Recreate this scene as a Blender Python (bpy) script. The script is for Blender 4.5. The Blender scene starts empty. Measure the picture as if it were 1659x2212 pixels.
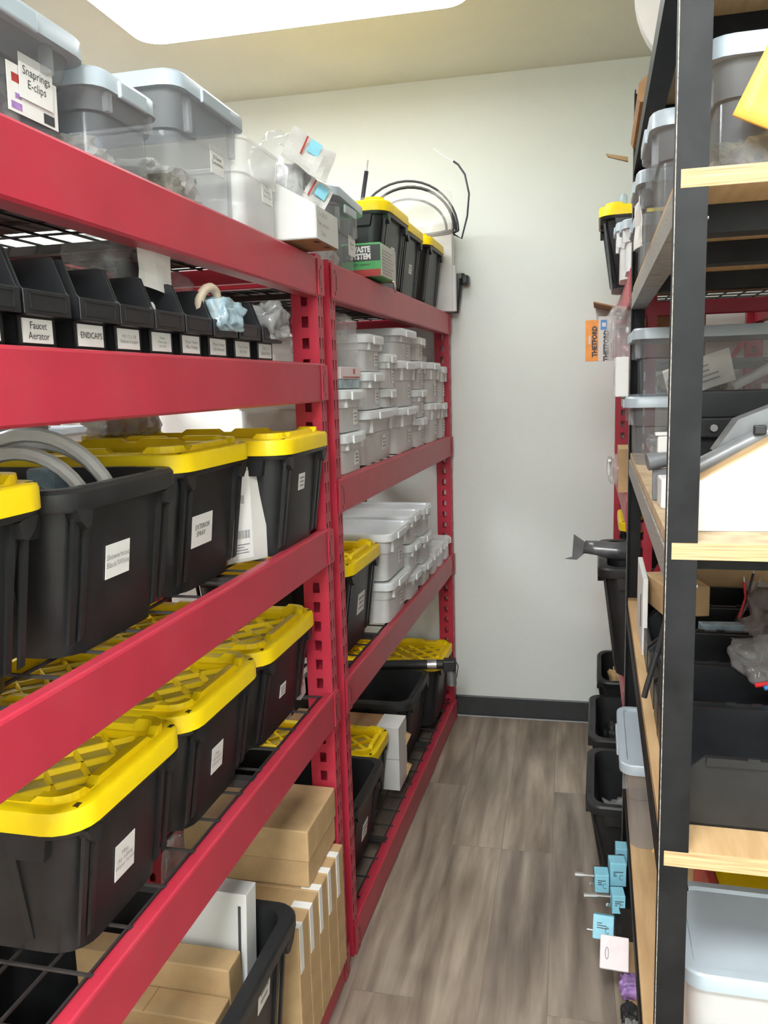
import bpy, bmesh, math, random
from mathutils import Vector, Matrix, noise
SC = bpy.context.scene
COL = SC.collection
PI = math.pi
rnd = random.Random(7)

# ------------------------------------------------------------------ materials
def mat(name, c, rough=.5, alpha=1.0, var=.08, scale=30.0, bump=0.0, bscale=200.0, metal=0.0, emit=0.0, stretch=None, c2=None, dust=0.0, spec=.5, trans=0.0):
    m = bpy.data.materials.new(name); m.use_nodes = True
    nt = m.node_tree; N = nt.nodes; L = nt.links
    b = N['Principled BSDF']
    tc = N.new('ShaderNodeTexCoord'); src = tc.outputs['Object']
    if stretch:
        mp = N.new('ShaderNodeMapping'); mp.inputs['Scale'].default_value = stretch
        L.new(src, mp.inputs['Vector']); src = mp.outputs['Vector']
    nz = N.new('ShaderNodeTexNoise'); nz.inputs['Scale'].default_value = scale; nz.inputs['Detail'].default_value = 4
    L.new(src, nz.inputs['Vector'])
    rp = N.new('ShaderNodeValToRGB')
    d = c2 if c2 else tuple(max(0, x*(1-var*2)) for x in c)
    e = c if c2 else tuple(min(1, x*(1+var)) for x in c)
    rp.color_ramp.elements[0].position = .32; rp.color_ramp.elements[1].position = .68
    rp.color_ramp.elements[0].color = (*d, 1); rp.color_ramp.elements[1].color = (*e, 1)
    L.new(nz.outputs['Fac'], rp.inputs['Fac'])
    col = rp.outputs['Color']
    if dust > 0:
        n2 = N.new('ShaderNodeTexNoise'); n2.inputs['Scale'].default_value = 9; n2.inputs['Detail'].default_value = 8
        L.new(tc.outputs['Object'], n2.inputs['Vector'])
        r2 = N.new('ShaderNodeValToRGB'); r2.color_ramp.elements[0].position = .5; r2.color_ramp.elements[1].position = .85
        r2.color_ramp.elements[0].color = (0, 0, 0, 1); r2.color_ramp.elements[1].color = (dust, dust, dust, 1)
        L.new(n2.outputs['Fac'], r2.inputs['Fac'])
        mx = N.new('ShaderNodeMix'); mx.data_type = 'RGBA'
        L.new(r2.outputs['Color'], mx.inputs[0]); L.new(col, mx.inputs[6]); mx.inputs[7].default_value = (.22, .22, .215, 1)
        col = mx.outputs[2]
    L.new(col, b.inputs['Base Color'])
    b.inputs['Roughness'].default_value = rough; b.inputs['Metallic'].default_value = metal
    b.inputs['Alpha'].default_value = alpha
    b.inputs['Specular IOR Level'].default_value = spec
    if emit > 0:
        b.inputs['Emission Color'].default_value = (*c, 1); b.inputs['Emission Strength'].default_value = emit
    if bump > 0:
        n3 = N.new('ShaderNodeTexNoise'); n3.inputs['Scale'].default_value = bscale; n3.inputs['Detail'].default_value = 3
        L.new(tc.outputs['Object'], n3.inputs['Vector'])
        bp = N.new('ShaderNodeBump'); bp.inputs['Strength'].default_value = bump; bp.inputs['Distance'].default_value = .004
        L.new(n3.outputs['Fac'], bp.inputs['Height']); L.new(bp.outputs['Normal'], b.inputs['Normal'])
    return m

M = {}
M['red'] = mat('red_powder_coat', (.43, .024, .048), .40, var=.05, scale=8, bump=.06, bscale=260, dust=.08)
_b = M['red'].node_tree.nodes['Principled BSDF']
_b.inputs['Specular IOR Level'].default_value = .38; _b.inputs['Sheen Weight'].default_value = .03; _b.inputs['Sheen Roughness'].default_value = .45; _b.inputs['Sheen Tint'].default_value = (1, .92, .90, 1)
M['red_wire'] = mat('dark_wire_coat', (.035, .03, .03), .5)
M['black'] = mat('black_tote_plastic', (.0175, .018, .019), .40, var=.15, scale=14, bump=.05, bscale=420, dust=.05, spec=.42)
M['blackbin'] = mat('black_bin_plastic', (.0125, .013, .0145), .34, var=.12, scale=20, dust=.03)
M['blacksteel'] = mat('black_painted_steel', (.0085, .0085, .0095), .5, var=.2, scale=18, dust=.04, spec=.22)
M['scuffed'] = mat('scuffed_grey_steel', (.40, .38, .34), .45, var=.15, scale=30, c2=(.12, .11, .10), stretch=(6, 1, 6))
M['yellow'] = mat('yellow_lid_plastic', (.90, .64, .004), .42, var=.04, scale=12, dust=.02, spec=.35)
M['dustshade_yellow'] = mat('dusty_shaded_yellow_lid_panel', (.42, .31, .025), .5, var=.1, scale=9, dust=.5)  # dusty yellow, painted darker still for the shade inside the lid recess
M['clear'] = mat('clear_storage_plastic', (.38, .39, .41), .16, alpha=.30, var=.04, scale=6, spec=.6)
M['clear2'] = mat('milky_storage_plastic', (.80, .80, .80), .25, alpha=.62, var=.04, scale=6)
M['shoebox'] = mat('frosted_shoebox_plastic', (.84, .84, .83), .3, alpha=.74, var=.05, scale=9)
M['lid'] = mat('pale_grey_blue_lid', (.41, .47, .52), .35, alpha=.97, var=.03, scale=8)
M['lidw'] = mat('pale_grey_lid', (.74, .77, .78), .35, var=.04, scale=8)
M['white'] = mat('white_paper_label', (.84, .83, .81), .6, var=.02, scale=20)
M['ink'] = mat('dark_print_ink', (.05, .05, .055), .6)
M['inkg'] = mat('faded_print_ink', (.30, .30, .31), .6)
M['kraft'] = mat('kraft_cardboard', (.50, .33, .165), .75, var=.07, scale=16, bump=.04, bscale=120)
M['kraftd'] = mat('brown_cardboard', (.36, .20, .09), .8, var=.1, scale=16)
M['card'] = mat('white_cardboard', (.70, .69, .67), .65, var=.03, scale=10)
M['cardg'] = mat('grey_white_cardboard', (.62, .60, .57), .7, var=.04, scale=10)
M['film'] = mat('clear_film_bag', (.70, .70, .70), .12, alpha=.24, var=.05, scale=14, spec=.9)
M['thinfilm'] = mat('thin_clear_film', (.62, .61, .57), .15, alpha=.16, var=.1, scale=14, spec=.7)
M['filmb'] = mat('blue_tint_film_bag', (.55, .74, .84), .15, alpha=.55, var=.2, scale=22, spec=.9)
M['filmg'] = mat('grey_film_bag', (.36, .35, .35), .2, alpha=.70, var=.25, scale=18, spec=.8)
M['greybag'] = mat('dark_grey_plastic_bag', (.085, .085, .09), .28, alpha=.92, var=.25, scale=20, spec=.8)
M['hose'] = mat('pale_grey_hose', (.72, .71, .68), .4, var=.05)
M['wood'] = mat('shelf_plywood', (.56, .37, .19), .55, var=.1, scale=7, stretch=(1, 9, 1), c2=(.45, .28, .13))
M['osb'] = mat('chipped_plywood', (.58, .44, .28), .7, var=.2, scale=26, c2=(.38, .26, .15), bump=.15, bscale=70)
M['ply'] = mat('plywood_edge', (.60, .42, .22), .7, var=.2, scale=10, stretch=(1, 1, 60), c2=(.34, .20, .09))
M['steel'] = mat('bright_zinc_steel', (.62, .62, .62), .28, metal=.9, var=.08)
M['greysteel'] = mat('dull_grey_metal', (.28, .28, .28), .4, metal=.5, var=.1)
M['rubber'] = mat('black_rubber', (.012, .012, .013), .5)
M['cable'] = mat('dark_cable_jacket', (.022, .022, .032), .4)
M['blue'] = mat('light_blue_case', (.26, .60, .74), .45, var=.05)
M['bluep'] = mat('bright_blue_plastic', (.06, .25, .62), .4)
M['orange'] = mat('orange_printed_card', (.90, .32, .05), .5, var=.08)
M['green'] = mat('green_printed_card', (.08, .38, .12), .5, var=.06)
M['dgrey'] = mat('charcoal_printed_card', (.045, .05, .05), .5)
M['redp'] = mat('red_printed_card', (.42, .045, .04), .5)
M['redwire'] = mat('red_wire_jacket', (.70, .03, .04), .4)
M['tan'] = mat('tan_tape_roll', (.45, .36, .27), .5)
M['manila'] = mat('golden_padded_mailer', (.82, .45, .08), .55, var=.08, scale=9, bump=.2, bscale=45)
M['pink'] = mat('pale_pink_card', (.84, .74, .75), .5, var=.03)
M['purple'] = mat('purple_film', (.42, .24, .58), .35, alpha=.9, var=.25, scale=30)
M['gunmetal'] = mat('grey_moulded_plastic', (.16, .165, .17), .35, var=.1)
M['brownmix'] = mat('mixed_brown_parts', (.32, .24, .14), .7, var=.5, scale=45, c2=(.08, .09, .05))
M['greymix'] = mat('mixed_grey_parts', (.50, .49, .47), .5, var=.4, scale=30, c2=(.16, .16, .17))
M['whitemix'] = mat('mixed_pale_parts', (.78, .77, .74), .5, var=.3, scale=24, c2=(.45, .44, .42))
M['bluemix'] = mat('mixed_blue_parts', (.50, .58, .72), .5, var=.3, scale=24, c2=(.28, .34, .45))
M['lamp'] = mat('lit_diffuser', (.95, .99, 1), .5, emit=55.0, var=0)
M['lampdim'] = mat('lit_diffuser_dimmed', (.95, .99, 1), .5, emit=13.5, var=0)  # emission set below the other fixtures to even out the wall light
M['lamphouse'] = mat('lamp_housing_white', (.85, .85, .83), .5)
M['vinyl'] = mat('black_vinyl_base', (.032, .033, .035), .45)
M['trimg'] = mat('grey_edge_strip', (.36, .36, .36), .5)
M['wall'] = mat('cream_wall_paint', (.745, .775, .735), .7, var=.012, scale=2, bump=.30, bscale=150)
M['ceil'] = mat('tan_ceiling_paint', (.71, .72, .64), .8, var=.02, scale=3, bump=.25, bscale=130)

def floor_mat():
    m = bpy.data.materials.new('vinyl_plank_floor'); m.use_nodes = True
    nt = m.node_tree; N = nt.nodes; L = nt.links; b = N['Principled BSDF']
    tc = N.new('ShaderNodeTexCoord')
    mp = N.new('ShaderNodeMapping'); mp.inputs['Rotation'].default_value = (0, 0, PI/2); mp.inputs['Location'].default_value = (.31, .045, 0)
    L.new(tc.outputs['Object'], mp.inputs['Vector'])
    br = N.new('ShaderNodeTexBrick'); br.inputs['Scale'].default_value = 1
    br.inputs['Brick Width'].default_value = 1.22; br.inputs['Row Height'].default_value = .178
    br.inputs['Mortar Size'].default_value = .0012; br.inputs['Mortar Smooth'].default_value = .3; br.inputs['Bias'].default_value = 0
    br.offset = .37; br.offset_frequency = 3; br.squash = 1
    br.inputs['Color1'].default_value = (.0, .0, .0, 1); br.inputs['Color2'].default_value = (1, 1, 1, 1); br.inputs['Mortar'].default_value = (.5, .5, .5, 1)
    L.new(mp.outputs['Vector'], br.inputs['Vector'])
    # grain: noise stretched along the plank, shifted per plank
    mx = N.new('ShaderNodeMix'); mx.data_type = 'VECTOR'
    ad = N.new('ShaderNodeVectorMath'); ad.operation = 'MULTIPLY_ADD'
    cv = N.new('ShaderNodeVectorMath'); cv.operation = 'SCALE'; cv.inputs['Scale'].default_value = 7.0
    L.new(br.outputs['Color'], cv.inputs[0])
    L.new(tc.outputs['Object'], ad.inputs[0]); ad.inputs[1].default_value = (9.0, .9, 1.0); L.new(cv.outputs['Vector'], ad.inputs[2])
    n1 = N.new('ShaderNodeTexNoise'); n1.inputs['Scale'].default_value = 2.2; n1.inputs['Detail'].default_value = 6; n1.inputs['Distortion'].default_value = .25
    L.new(ad.outputs['Vector'], n1.inputs['Vector'])
    r1 = N.new('ShaderNodeValToRGB')
    E = r1.color_ramp.elements
    E[0].position = .28; E[0].color = (.135, .103, .080, 1); E[1].position = .74; E[1].color = (.43, .355, .285, 1)
    x = E.new(.5); x.color = (.265, .212, .168, 1)
    L.new(n1.outputs['Fac'], r1.inputs['Fac'])
    n2 = N.new('ShaderNodeTexNoise'); n2.inputs['Scale'].default_value = 3.5; n2.inputs['Detail'].default_value = 3
    L.new(tc.outputs['Object'], n2.inputs['Vector'])
    m2 = N.new('ShaderNodeMix'); m2.data_type = 'RGBA'; m2.blend_type = 'MULTIPLY'; m2.inputs[0].default_value = .35
    r2 = N.new('ShaderNodeValToRGB'); r2.color_ramp.elements[0].color = (.55, .55, .55, 1); r2.color_ramp.elements[1].color = (1.15, 1.13, 1.1, 1)
    L.new(n2.outputs['Fac'], r2.inputs['Fac'])
    L.new(r1.outputs['Color'], m2.inputs[6]); L.new(r2.outputs['Color'], m2.inputs[7])
    # per-plank tone
    m3 = N.new('ShaderNodeMix'); m3.data_type = 'RGBA'; m3.blend_type = 'MULTIPLY'; m3.inputs[0].default_value = 1
    r3 = N.new('ShaderNodeValToRGB'); r3.color_ramp.elements[0].color = (.88, .88, .90, 1); r3.color_ramp.elements[1].color = (1.12, 1.1, 1.06, 1)
    L.new(br.outputs['Color'], r3.inputs['Fac'])
    L.new(m2.outputs[2], m3.inputs[6]); L.new(r3.outputs['Color'], m3.inputs[7])
    m4 = N.new('ShaderNodeMix'); m4.data_type = 'RGBA'; m4.inputs[7].default_value = (.12, .1, .085, 1)
    ml = N.new('ShaderNodeMath'); ml.operation = 'MULTIPLY'; ml.inputs[1].default_value = .5
    L.new(br.outputs['Fac'], ml.inputs[0]); L.new(ml.outputs[0], m4.inputs[0])
    L.new(m3.outputs[2], m4.inputs[6])
    L.new(m4.outputs[2], b.inputs['Base Color'])
    b.inputs['Roughness'].default_value = .48
    bp = N.new('ShaderNodeBump'); bp.inputs['Strength'].default_value = .15; bp.inputs['Distance'].default_value = .002
    L.new(n1.outputs['Fac'], bp.inputs['Height']); L.new(bp.outputs['Normal'], b.inputs['Normal'])
    return m
M['floor'] = floor_mat()

# ------------------------------------------------------------------ mesh helpers
def box(bm, x0, x1, y0, y1, z0, z1, bev=0.0):
    v = [bm.verts.new((x, y, z)) for z in (z0, z1) for y in (y0, y1) for x in (x0, x1)]
    f = [(0, 2, 3, 1), (4, 5, 7, 6), (0, 1, 5, 4), (2, 6, 7, 3), (0, 4, 6, 2), (1, 3, 7, 5)]
    fs = [bm.faces.new([v[i] for i in q]) for q in f]
    if bev > 0:
        es = list({e for q in fs for e in q.edges})
        bmesh.ops.bevel(bm, geom=es, offset=bev, segments=2, affect='EDGES', profile=.5)

def ring(w, d, r, cx, cy, n=4):
    r = max(1e-4, min(r, w/2-1e-4, d/2-1e-4)); out = []
    for k, (sx, sy) in enumerate(((1, -1), (1, 1), (-1, 1), (-1, -1))):
        a0 = -PI/2 + k*PI/2
        for i in range(n+1):
            a = a0 + (PI/2)*i/n
            out.append((cx+sx*(w/2-r)+r*math.cos(a), cy+sy*(d/2-r)+r*math.sin(a)))
    return out

def loft(bm, secs, cy, capb=True, capt=True, n=4, cx=0):
    rings = []
    for s in secs:
        w, d, r, z = s[:4]
        rings.append([bm.verts.new((x, y, z)) for x, y in ring(w, d, r, cx, cy, n)])
    m = len(rings[0])
    for a, b in zip(rings, rings[1:]):
        for i in range(m):
            bm.faces.new((a[i], a[(i+1) % m], b[(i+1) % m], b[i]))
    if capb: bm.faces.new(list(reversed(rings[0])))
    if capt: bm.faces.new(rings[-1])

def prism(bm, poly, axis, a, b):
    """extrude a 2D polygon (list of pairs) along axis between a and b"""
    def P(u, v, t):
        return (t, u, v) if axis == 'x' else ((u, t, v) if axis == 'y' else (u, v, t))
    A = [bm.verts.new(P(u, v, a)) for u, v in poly]; B = [bm.verts.new(P(u, v, b)) for u, v in poly]
    n = len(poly)
    bm.faces.new(A); bm.faces.new(list(reversed(B)))
    for i in range(n):
        bm.faces.new((A[i], B[i], B[(i+1) % n], A[(i+1) % n]))

def tube(bm, pts, r, n=8, closed=False, r2=None):
    pts = [Vector(p) for p in pts]; rings = []; m = len(pts)
    up = Vector((0, 0, 1)); prev = None
    for i, p in enumerate(pts):
        if closed: t = pts[(i+1) % m]-pts[i-1]
        else: t = pts[min(i+1, m-1)]-pts[max(i-1, 0)]
        t.normalize()
        if prev is None:
            s = t.cross(up)
            if s.length < 1e-3: s = t.cross(Vector((1, 0, 0)))
        else:
            s = prev-t*prev.dot(t)
        s.normalize(); prev = s; q = t.cross(s)
        rr = r if r2 is None else r+(r2-r)*i/(m-1)
        rings.append([bm.verts.new(p+s*rr*math.cos(2*PI*k/n)+q*rr*math.sin(2*PI*k/n)) for k in range(n)])
    prs = list(zip(rings, rings[1:]))
    if closed: prs.append((rings[-1], rings[0]))
    for a, b in prs:
        for k in range(n): bm.faces.new((a[k], a[(k+1) % n], b[(k+1) % n], b[k]))
    if not closed:
        bm.faces.new(list(reversed(rings[0]))); bm.faces.new(rings[-1])

def crumple(bm, c, s, seed, amp=.22, sub=4, freq=2.2, flat=.0):
    r = bmesh.ops.create_icosphere(bm, subdivisions=sub, radius=1.0)
    off = Vector((seed*3.7, seed*1.3, seed*2.1))
    for v in r['verts']:
        p = v.co.copy()
        k = 1+amp*noise.noise(p*freq+off)+amp*.75*abs(noise.noise(p*freq*2.3+off))-amp*.3
        p = Vector(tuple(math.copysign(abs(a)**.75, a) for a in p))*k
        p = Vector(tuple(max(-1.0, min(1.0, a)) for a in p))
        if p.z < -.7: p.z = -.7
        v.co = Vector((c[0]+p.x*s[0], c[1]+p.y*s[1], c[2]+(p.z+.7)*s[2]/1.7*2))

def sheet(bm, w, h, seed=0, amp=.004, nx=8, ny=8, th=.0008, curl=0.0):
    """thin wavy sheet in the x-z plane, centred in x, bottom at z=0, with thickness"""
    def Y(i, j):
        u, v = i/nx-.5, j/ny
        return amp*2*noise.noise(Vector((u*2.5+seed, v*2.5, seed*.7)))+curl*(v*v)
    F = [[bm.verts.new(((i/nx-.5)*w, Y(i, j), j/ny*h)) for i in range(nx+1)] for j in range(ny+1)]
    Bk = [[bm.verts.new(((i/nx-.5)*w, Y(i, j)+th, j/ny*h)) for i in range(nx+1)] for j in range(ny+1)]
    for j in range(ny):
        for i in range(nx):
            bm.faces.new((F[j][i], F[j][i+1], F[j+1][i+1], F[j+1][i]))
            bm.faces.new((Bk[j][i], Bk[j+1][i], Bk[j+1][i+1], Bk[j][i+1]))
    for j in range(ny):
        bm.faces.new((F[j][0], F[j+1][0], Bk[j+1][0], Bk[j][0])); bm.faces.new((F[j][nx], Bk[j][nx], Bk[j+1][nx], F[j+1][nx]))
    for i in range(nx):
        bm.faces.new((F[0][i], Bk[0][i], Bk[0][i+1], F[0][i+1])); bm.faces.new((F[ny][i], F[ny][i+1], Bk[ny][i+1], Bk[ny][i]))

def mesh(name, bm, m, parent=None, smooth=False, fix=True):
    if fix: bmesh.ops.recalc_face_normals(bm, faces=bm.faces)
    me = bpy.data.meshes.new(name); bm.to_mesh(me); bm.free()
    me.materials.append(M[m] if isinstance(m, str) else m)
    if smooth:
        for p in me.polygons: p.use_smooth = True
        if smooth != 2:
            try: me.set_sharp_from_angle(angle=math.radians(38))
            except Exception: pass
    o = bpy.data.objects.new(name, me); COL.objects.link(o)
    if parent: o.parent = parent
    return o

def tag(o, label, cat, group=None):
    o['label'] = label; o['category'] = cat
    if group: o['group'] = group
    return o

def thing(name, label, cat, loc, rz=0, group=None, rot=None):
    o = bpy.data.objects.new(name, None); COL.objects.link(o); o.empty_display_size = .05
    o.location = loc; o.rotation_euler = rot if rot else (0, 0, rz)
    return tag(o, label, cat, group)

def solo(name, bm, m, label, cat, loc=(0, 0, 0), rz=0, group=None, rot=None, smooth=False):
    o = mesh(name, bm, m, None, smooth); o.location = loc; o.rotation_euler = rot if rot else (0, 0, rz)
    return tag(o, label, cat, group)

def structure(name, bm, m):
    o = mesh(name, bm, m); o['kind'] = 'structure'; return o

def lettering(text, size, parent, loc, m='ink', rot=(PI/2, 0, 0), align='CENTER', sx=1.0, bold=0.0, name='lettering', space=1.0):
    cu = bpy.data.curves.new('t', 'FONT'); cu.body = text; cu.size = size; cu.align_x = align; cu.align_y = 'CENTER'
    cu.offset = bold; cu.space_line = space; cu.resolution_u = 2
    ob = bpy.data.objects.new('t', cu); COL.objects.link(ob)
    dg = bpy.context.evaluated_depsgraph_get()
    me = bpy.data.meshes.new_from_object(ob.evaluated_get(dg))
    bpy.data.objects.remove(ob); bpy.data.curves.remove(cu)
    me.transform(Matrix.Diagonal((sx, 1, 1, 1)))
    me.materials.clear(); me.materials.append(M[m])
    o = bpy.data.objects.new(name, me); COL.objects.link(o)
    o.parent = parent; o.location = loc; o.rotation_euler = rot
    return o

# ------------------------------------------------------------------ rack frames (plan position of each rack front)
RK = {'Q': (.178-.022*2.62, .022, -1), 'N': (-.6351, .0178, 1), 'F': (-.5843-.0361*2.5, .0361, 1), 'K': (.128-.033*1.12, .033, -1), 'R': (.155-.036*2.62, .036, -1)}
def spot(rack, y, ins, z):
    x0, t, side = RK[rack]
    a = math.atan(t)
    if side > 0: return (x0+t*y-ins/math.cos(a), y, z), PI/2-a
    return (x0+t*y+ins/math.cos(a), y, z), -(PI/2+a)

# ------------------------------------------------------------------ room shell
def slab(name, x0, x1, y0, y1, z0, z1, m):
    bm = bmesh.new(); box(bm, x0, x1, y0, y1, z0, z1); return structure(name, bm, m)
XL, XR, YB, YF, ZC = -5.2, 1.05, -2.4, 3.938, 3.006
slab('floor', XL, XR, YB, YF, -.08, 0, 'floor')
slab('ceiling', XL, XR, YB, YF, ZC, ZC+.1, 'ceil')
slab('wall_back', XL, XR, YF, YF+.1, 0, ZC, 'wall')
slab('wall_right', XR, XR+.1, YB, YF+.1, 0, ZC, 'wall')
slab('wall_left', XL-.1, XL, YB, YF+.1, 0, ZC, 'wall')
slab('wall_front', XL, XR, YB-.1, YB, 0, ZC, 'wall')
bm = bmesh.new(); prism(bm, [(YF-.006, .004), (YF-.006, .098), (YF-.003, .104), (YF, .104), (YF, 0), (YF-.012, 0), (YF-.012, .004)], 'x', XL, XR)
structure('baseboard_back', bm, 'vinyl')
bm = bmesh.new(); box(bm, -.54, .16, YF-.022, YF-.012, 0, .006, .002); structure('trim_1', bm, 'trimg')

# ------------------------------------------------------------------ ceiling lights
def ceiling_light(x, y, label, w=1.25, d=.62, tube='lamp'):
    t = thing('ceiling_light', label, 'ceiling light', (x, y, ZC), 0, 'ceiling lights')
    bm = bmesh.new(); loft(bm, [(w*1.0, d*1.0, .09, 0), (w*1.0, d*1.0, .09, -.050)], 0, n=6); mesh('housing', bm, 'lamphouse', t, True)
    bm = bmesh.new(); loft(bm, [(w-.004, d-.004, .088, -.0502), (w*.985, d*.97, .085, -.058), (w*.93, d*.88, .07, -.064)], 0, n=6); mesh('diffuser', bm, tube, t, True)
    return t
ceiling_light(-.955, 2.80, 'bright white wraparound light over the near red rack, cut by the top of the frame', tube='lampdim')
ceiling_light(-.30, -.50, 'bright white wraparound light on the ceiling behind the camera over the aisle')
ceiling_light(-.30, -1.75, 'added unseen fill light on the ceiling, farthest behind the camera')  # extra fixture added out of view as fill to flatten the lighting
ceiling_light(-3.3, 2.80, 'bright white wraparound light over the next aisle to the left')

# ------------------------------------------------------------------ racks
def holed(bm, xs, zs, skip, place, taper=0.0):
    """grid of quads in (x,z) with the cells in skip(i,j) left open"""
    V = {}
    for j, z in enumerate(zs):
        for i, x in enumerate(xs):
            dx = 0
            if taper and 0 < i < len(xs)-1 and j % 2 == 1: dx = taper if i % 2 == 1 else -taper
            V[i, j] = bm.verts.new(place(x+dx, z))
    for j in range(len(zs)-1):
        for i in range(len(xs)-1):
            if not skip(i, j): bm.faces.new((V[i, j], V[i+1, j], V[i+1, j+1], V[i, j+1]))

def post_mesh(W, D, H, front):
    """hollow punched upright: teardrop slots on the front, square holes on the sides"""
    bm = bmesh.new(); p = .052
    zs = [0]; k = 0
    while .03+k*p+.03 < H-.01:
        zs += [.03+k*p, .03+k*p+.027]; k += 1
    zs.append(H)
    yf = 0 if front else D; yb = D if front else 0
    xs = [0, W*.16, W*.34, W*.66, W*.84, W]
    holed(bm, xs, zs, lambda i, j: j % 2 == 1 and i in (1, 3), lambda x, z: (x, yf, z), .0022)
    ys = [0, D*.36, D*.62, D] if front else [0, D*.38, D*.64, D]
    for X in (0, W):
        holed(bm, ys, zs, lambda i, j: j % 2 == 1 and i == 1, lambda y, z, X=X: (X, y, z))
    bm.faces.new([bm.verts.new(c) for c in ((0, yb, 0), (W, yb, 0), (W, yb, H), (0, yb, H))])
    bm.faces.new([bm.verts.new(c) for c in ((0, 0, H), (W, 0, H), (W, D, H), (0, D, H))])
    bmesh.ops.remove_doubles(bm, verts=bm.verts, dist=1e-5)
    return bm

def beam_mesh(L0, L1, zt, y0, y1, ledge):
    bm = bmesh.new(); h = .095
    prof = [(y0, zt-h+.004), (y0, zt-.005), (y0+.0015, zt-.0015), (y0+.005, zt), (y0+.022, zt), (y0+.024, zt-.018), (y0+.040, zt-.018), (y0+.040, zt-h), (y0+.004, zt-h)]
    if ledge < 0: prof = [(y0+y1-u, v) for u, v in prof]
    prism(bm, prof, 'x', L0, L1); return bm

def deck_mesh(L, D, z, dx=.105, dy=.062):
    bm = bmesh.new(); r = .0021
    n = int((L-.1)/dx)
    for i in range(n+1):
        x = .05+i*(L-.1)/n; box(bm, x-r, x+r, .027, D-.027, z-2*r, z)
    m = int((D-.08)/dy)
    for j in range(m+1):
        y = .042+j*(D-.084)/m; box(bm, .045, L-.045, y-r, y+r, z-4*r, z-2*r)
    return bm

def rack(loc, rz, L, levels, label, H=1.975, D=.61, W=.045, braced=False):
    t = thing('storage_rack', label, 'rack', loc, rz, 'red steel storage racks')
    PD = .068
    for X in (0, L-W):
        for fr in (True, False):
            bm = post_mesh(W, PD, H, fr)
            bmesh.ops.translate(bm, verts=bm.verts, vec=(X, .004 if fr else D-PD, 0)); mesh('post', bm, 'red', t, fix=False)
        xm = X+W/2
        for z in ((.14, 1.0, H-.13) if braced else (.20, H-.04)):
            bm = bmesh.new(); box(bm, xm-.012, xm+.012, PD, D-PD, z-.02, z+.02, .003); mesh('brace', bm, 'red', t)
        for za, zb in ((.16, .97), (1.03, H-.16)) if braced else ():
            bm = bmesh.new(); a = Vector((xm, PD-.004, za)); b = Vector((xm, D-PD+.004, zb)); s = Vector((0, 0, .02))
            prism(bm, [(a.y, a.z-.02), (b.y, b.z-.02), (b.y, b.z+.02), (a.y, a.z+.02)], 'x', xm-.008, xm+.008); mesh('diagonal_brace', bm, 'red', t)
    for zt in levels:
        mesh('front_beam', beam_mesh(.012, L-.012, zt, 0, .04, 1), 'red', t)
        mesh('rear_beam', beam_mesh(.012, L-.012, zt, D-.04, D, -1), 'red', t)
        for X, s in ((0, 1), (L, -1)):
            bm = bmesh.new(); a, b = sorted((X+s*.003, X+s*.05)); box(bm, a, b, -.0035, -.0003, zt-.092, zt-.004, .0012)
            c = mesh('beam_connector', bm, 'red', t)
            for q, dz, dx in ((.05, .020, .040), (.024, .005, .028), (.078, .005, .028)):
                bm = bmesh.new(); x = X+s*dx; box(bm, x-.0012, x+.0012, -.0042, -.0034, zt-q-dz, zt-q+dz); mesh('slot', bm, 'rubber', c)
        mesh('wire_deck', deck_mesh(L, D, zt-.0095), 'red_wire', t)
        for k in (.28, .72):
            bm = bmesh.new(); box(bm, L*k-.012, L*k+.012, .03, D-.03, zt-.035, zt-.017); mesh('deck_support', bm, 'red_wire', t)
    return t

ZN = [1.967, 1.71, 1.29, .851, .100]
ZF = [1.970, 1.406, .840, .097]
(l, r) = spot('N', .245, 0, 0); rack(l, r, 1.802, ZN, 'near red steel rack with five wire decks along the aisle')
(l, r) = spot('F', 2.11, 0, 0); rack(l, r, 1.800, ZF, 'far red steel rack on the aisle that ends at the cream wall')
(l, r) = spot('Q', 3.925, 0, 0); rack(l, r, 1.395, [1.967, 1.71, 1.29, .68], 'red steel rack behind the black shelf, across the aisle', braced=True)
rack((-2.05, 2.02, 0), PI/2, 1.85, [1.71, 1.29, .85, .10], 'red steel rack in the next aisle, glimpsed through the near rack')

# black liner sheets under the goods on the top decks
def liner(rack_, y0, y1, d0, d1, z, label):
    (lc, rz) = spot(rack_, (y0+y1)/2, 0, z); bm = bmesh.new(); w = y1-y0
    box(bm, -w/2, w/2, d0, d1, 0, .0022, 0); solo('shelf_liner', bm, 'rubber', label, 'shelf liner', lc, rz, 'black liner sheets')
liner('N', .30, 1.45, .045, .565, 1.9588, 'black liner sheet on the top deck under the first two clear bins')
liner('N', 1.452, 1.995, .045, .26, 1.9588, 'small black liner sheet at the front of the top deck near rack')
liner('N', 1.66, 1.995, .265, .565, 1.9588, 'black liner sheet at the rear corner of the near rack top deck')
liner('F', 2.16, 3.85, .045, .565, 1.9618, 'long black liner sheet on the top deck of the far rack')

# ------------------------------------------------------------------ containers
def slant(yb, yt, h): return math.atan2(yb-yt, h)

def add_label(parent, w, h, x, z, y, ang, text=None, size=.018, m='ink', lm='white', space=1.0, bold=0.0, sx=1.0, rz=0.0):
    bm = bmesh.new(); box(bm, -w/2, w/2, -.0009, 0, -h/2, h/2)
    o = mesh('label', bm, lm, parent); o.location = (x, y-.0008, z); o.rotation_euler = (ang, 0, rz)
    if text == '~':                                  # print too small to read in the photo
        bm = bmesh.new()
        for k in (-1, 0, 1):
            ww = w*(.26+.14*rnd.random()); box(bm, -ww, ww, -.0015, -.0009, k*h*.24-h*.045, k*h*.24+h*.045)
        mesh('print', bm, 'inkg', o)
    elif text: lettering(text, size, o, (0, -.0014, 0), m, space=space, bold=bold, sx=sx)
    return o

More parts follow.
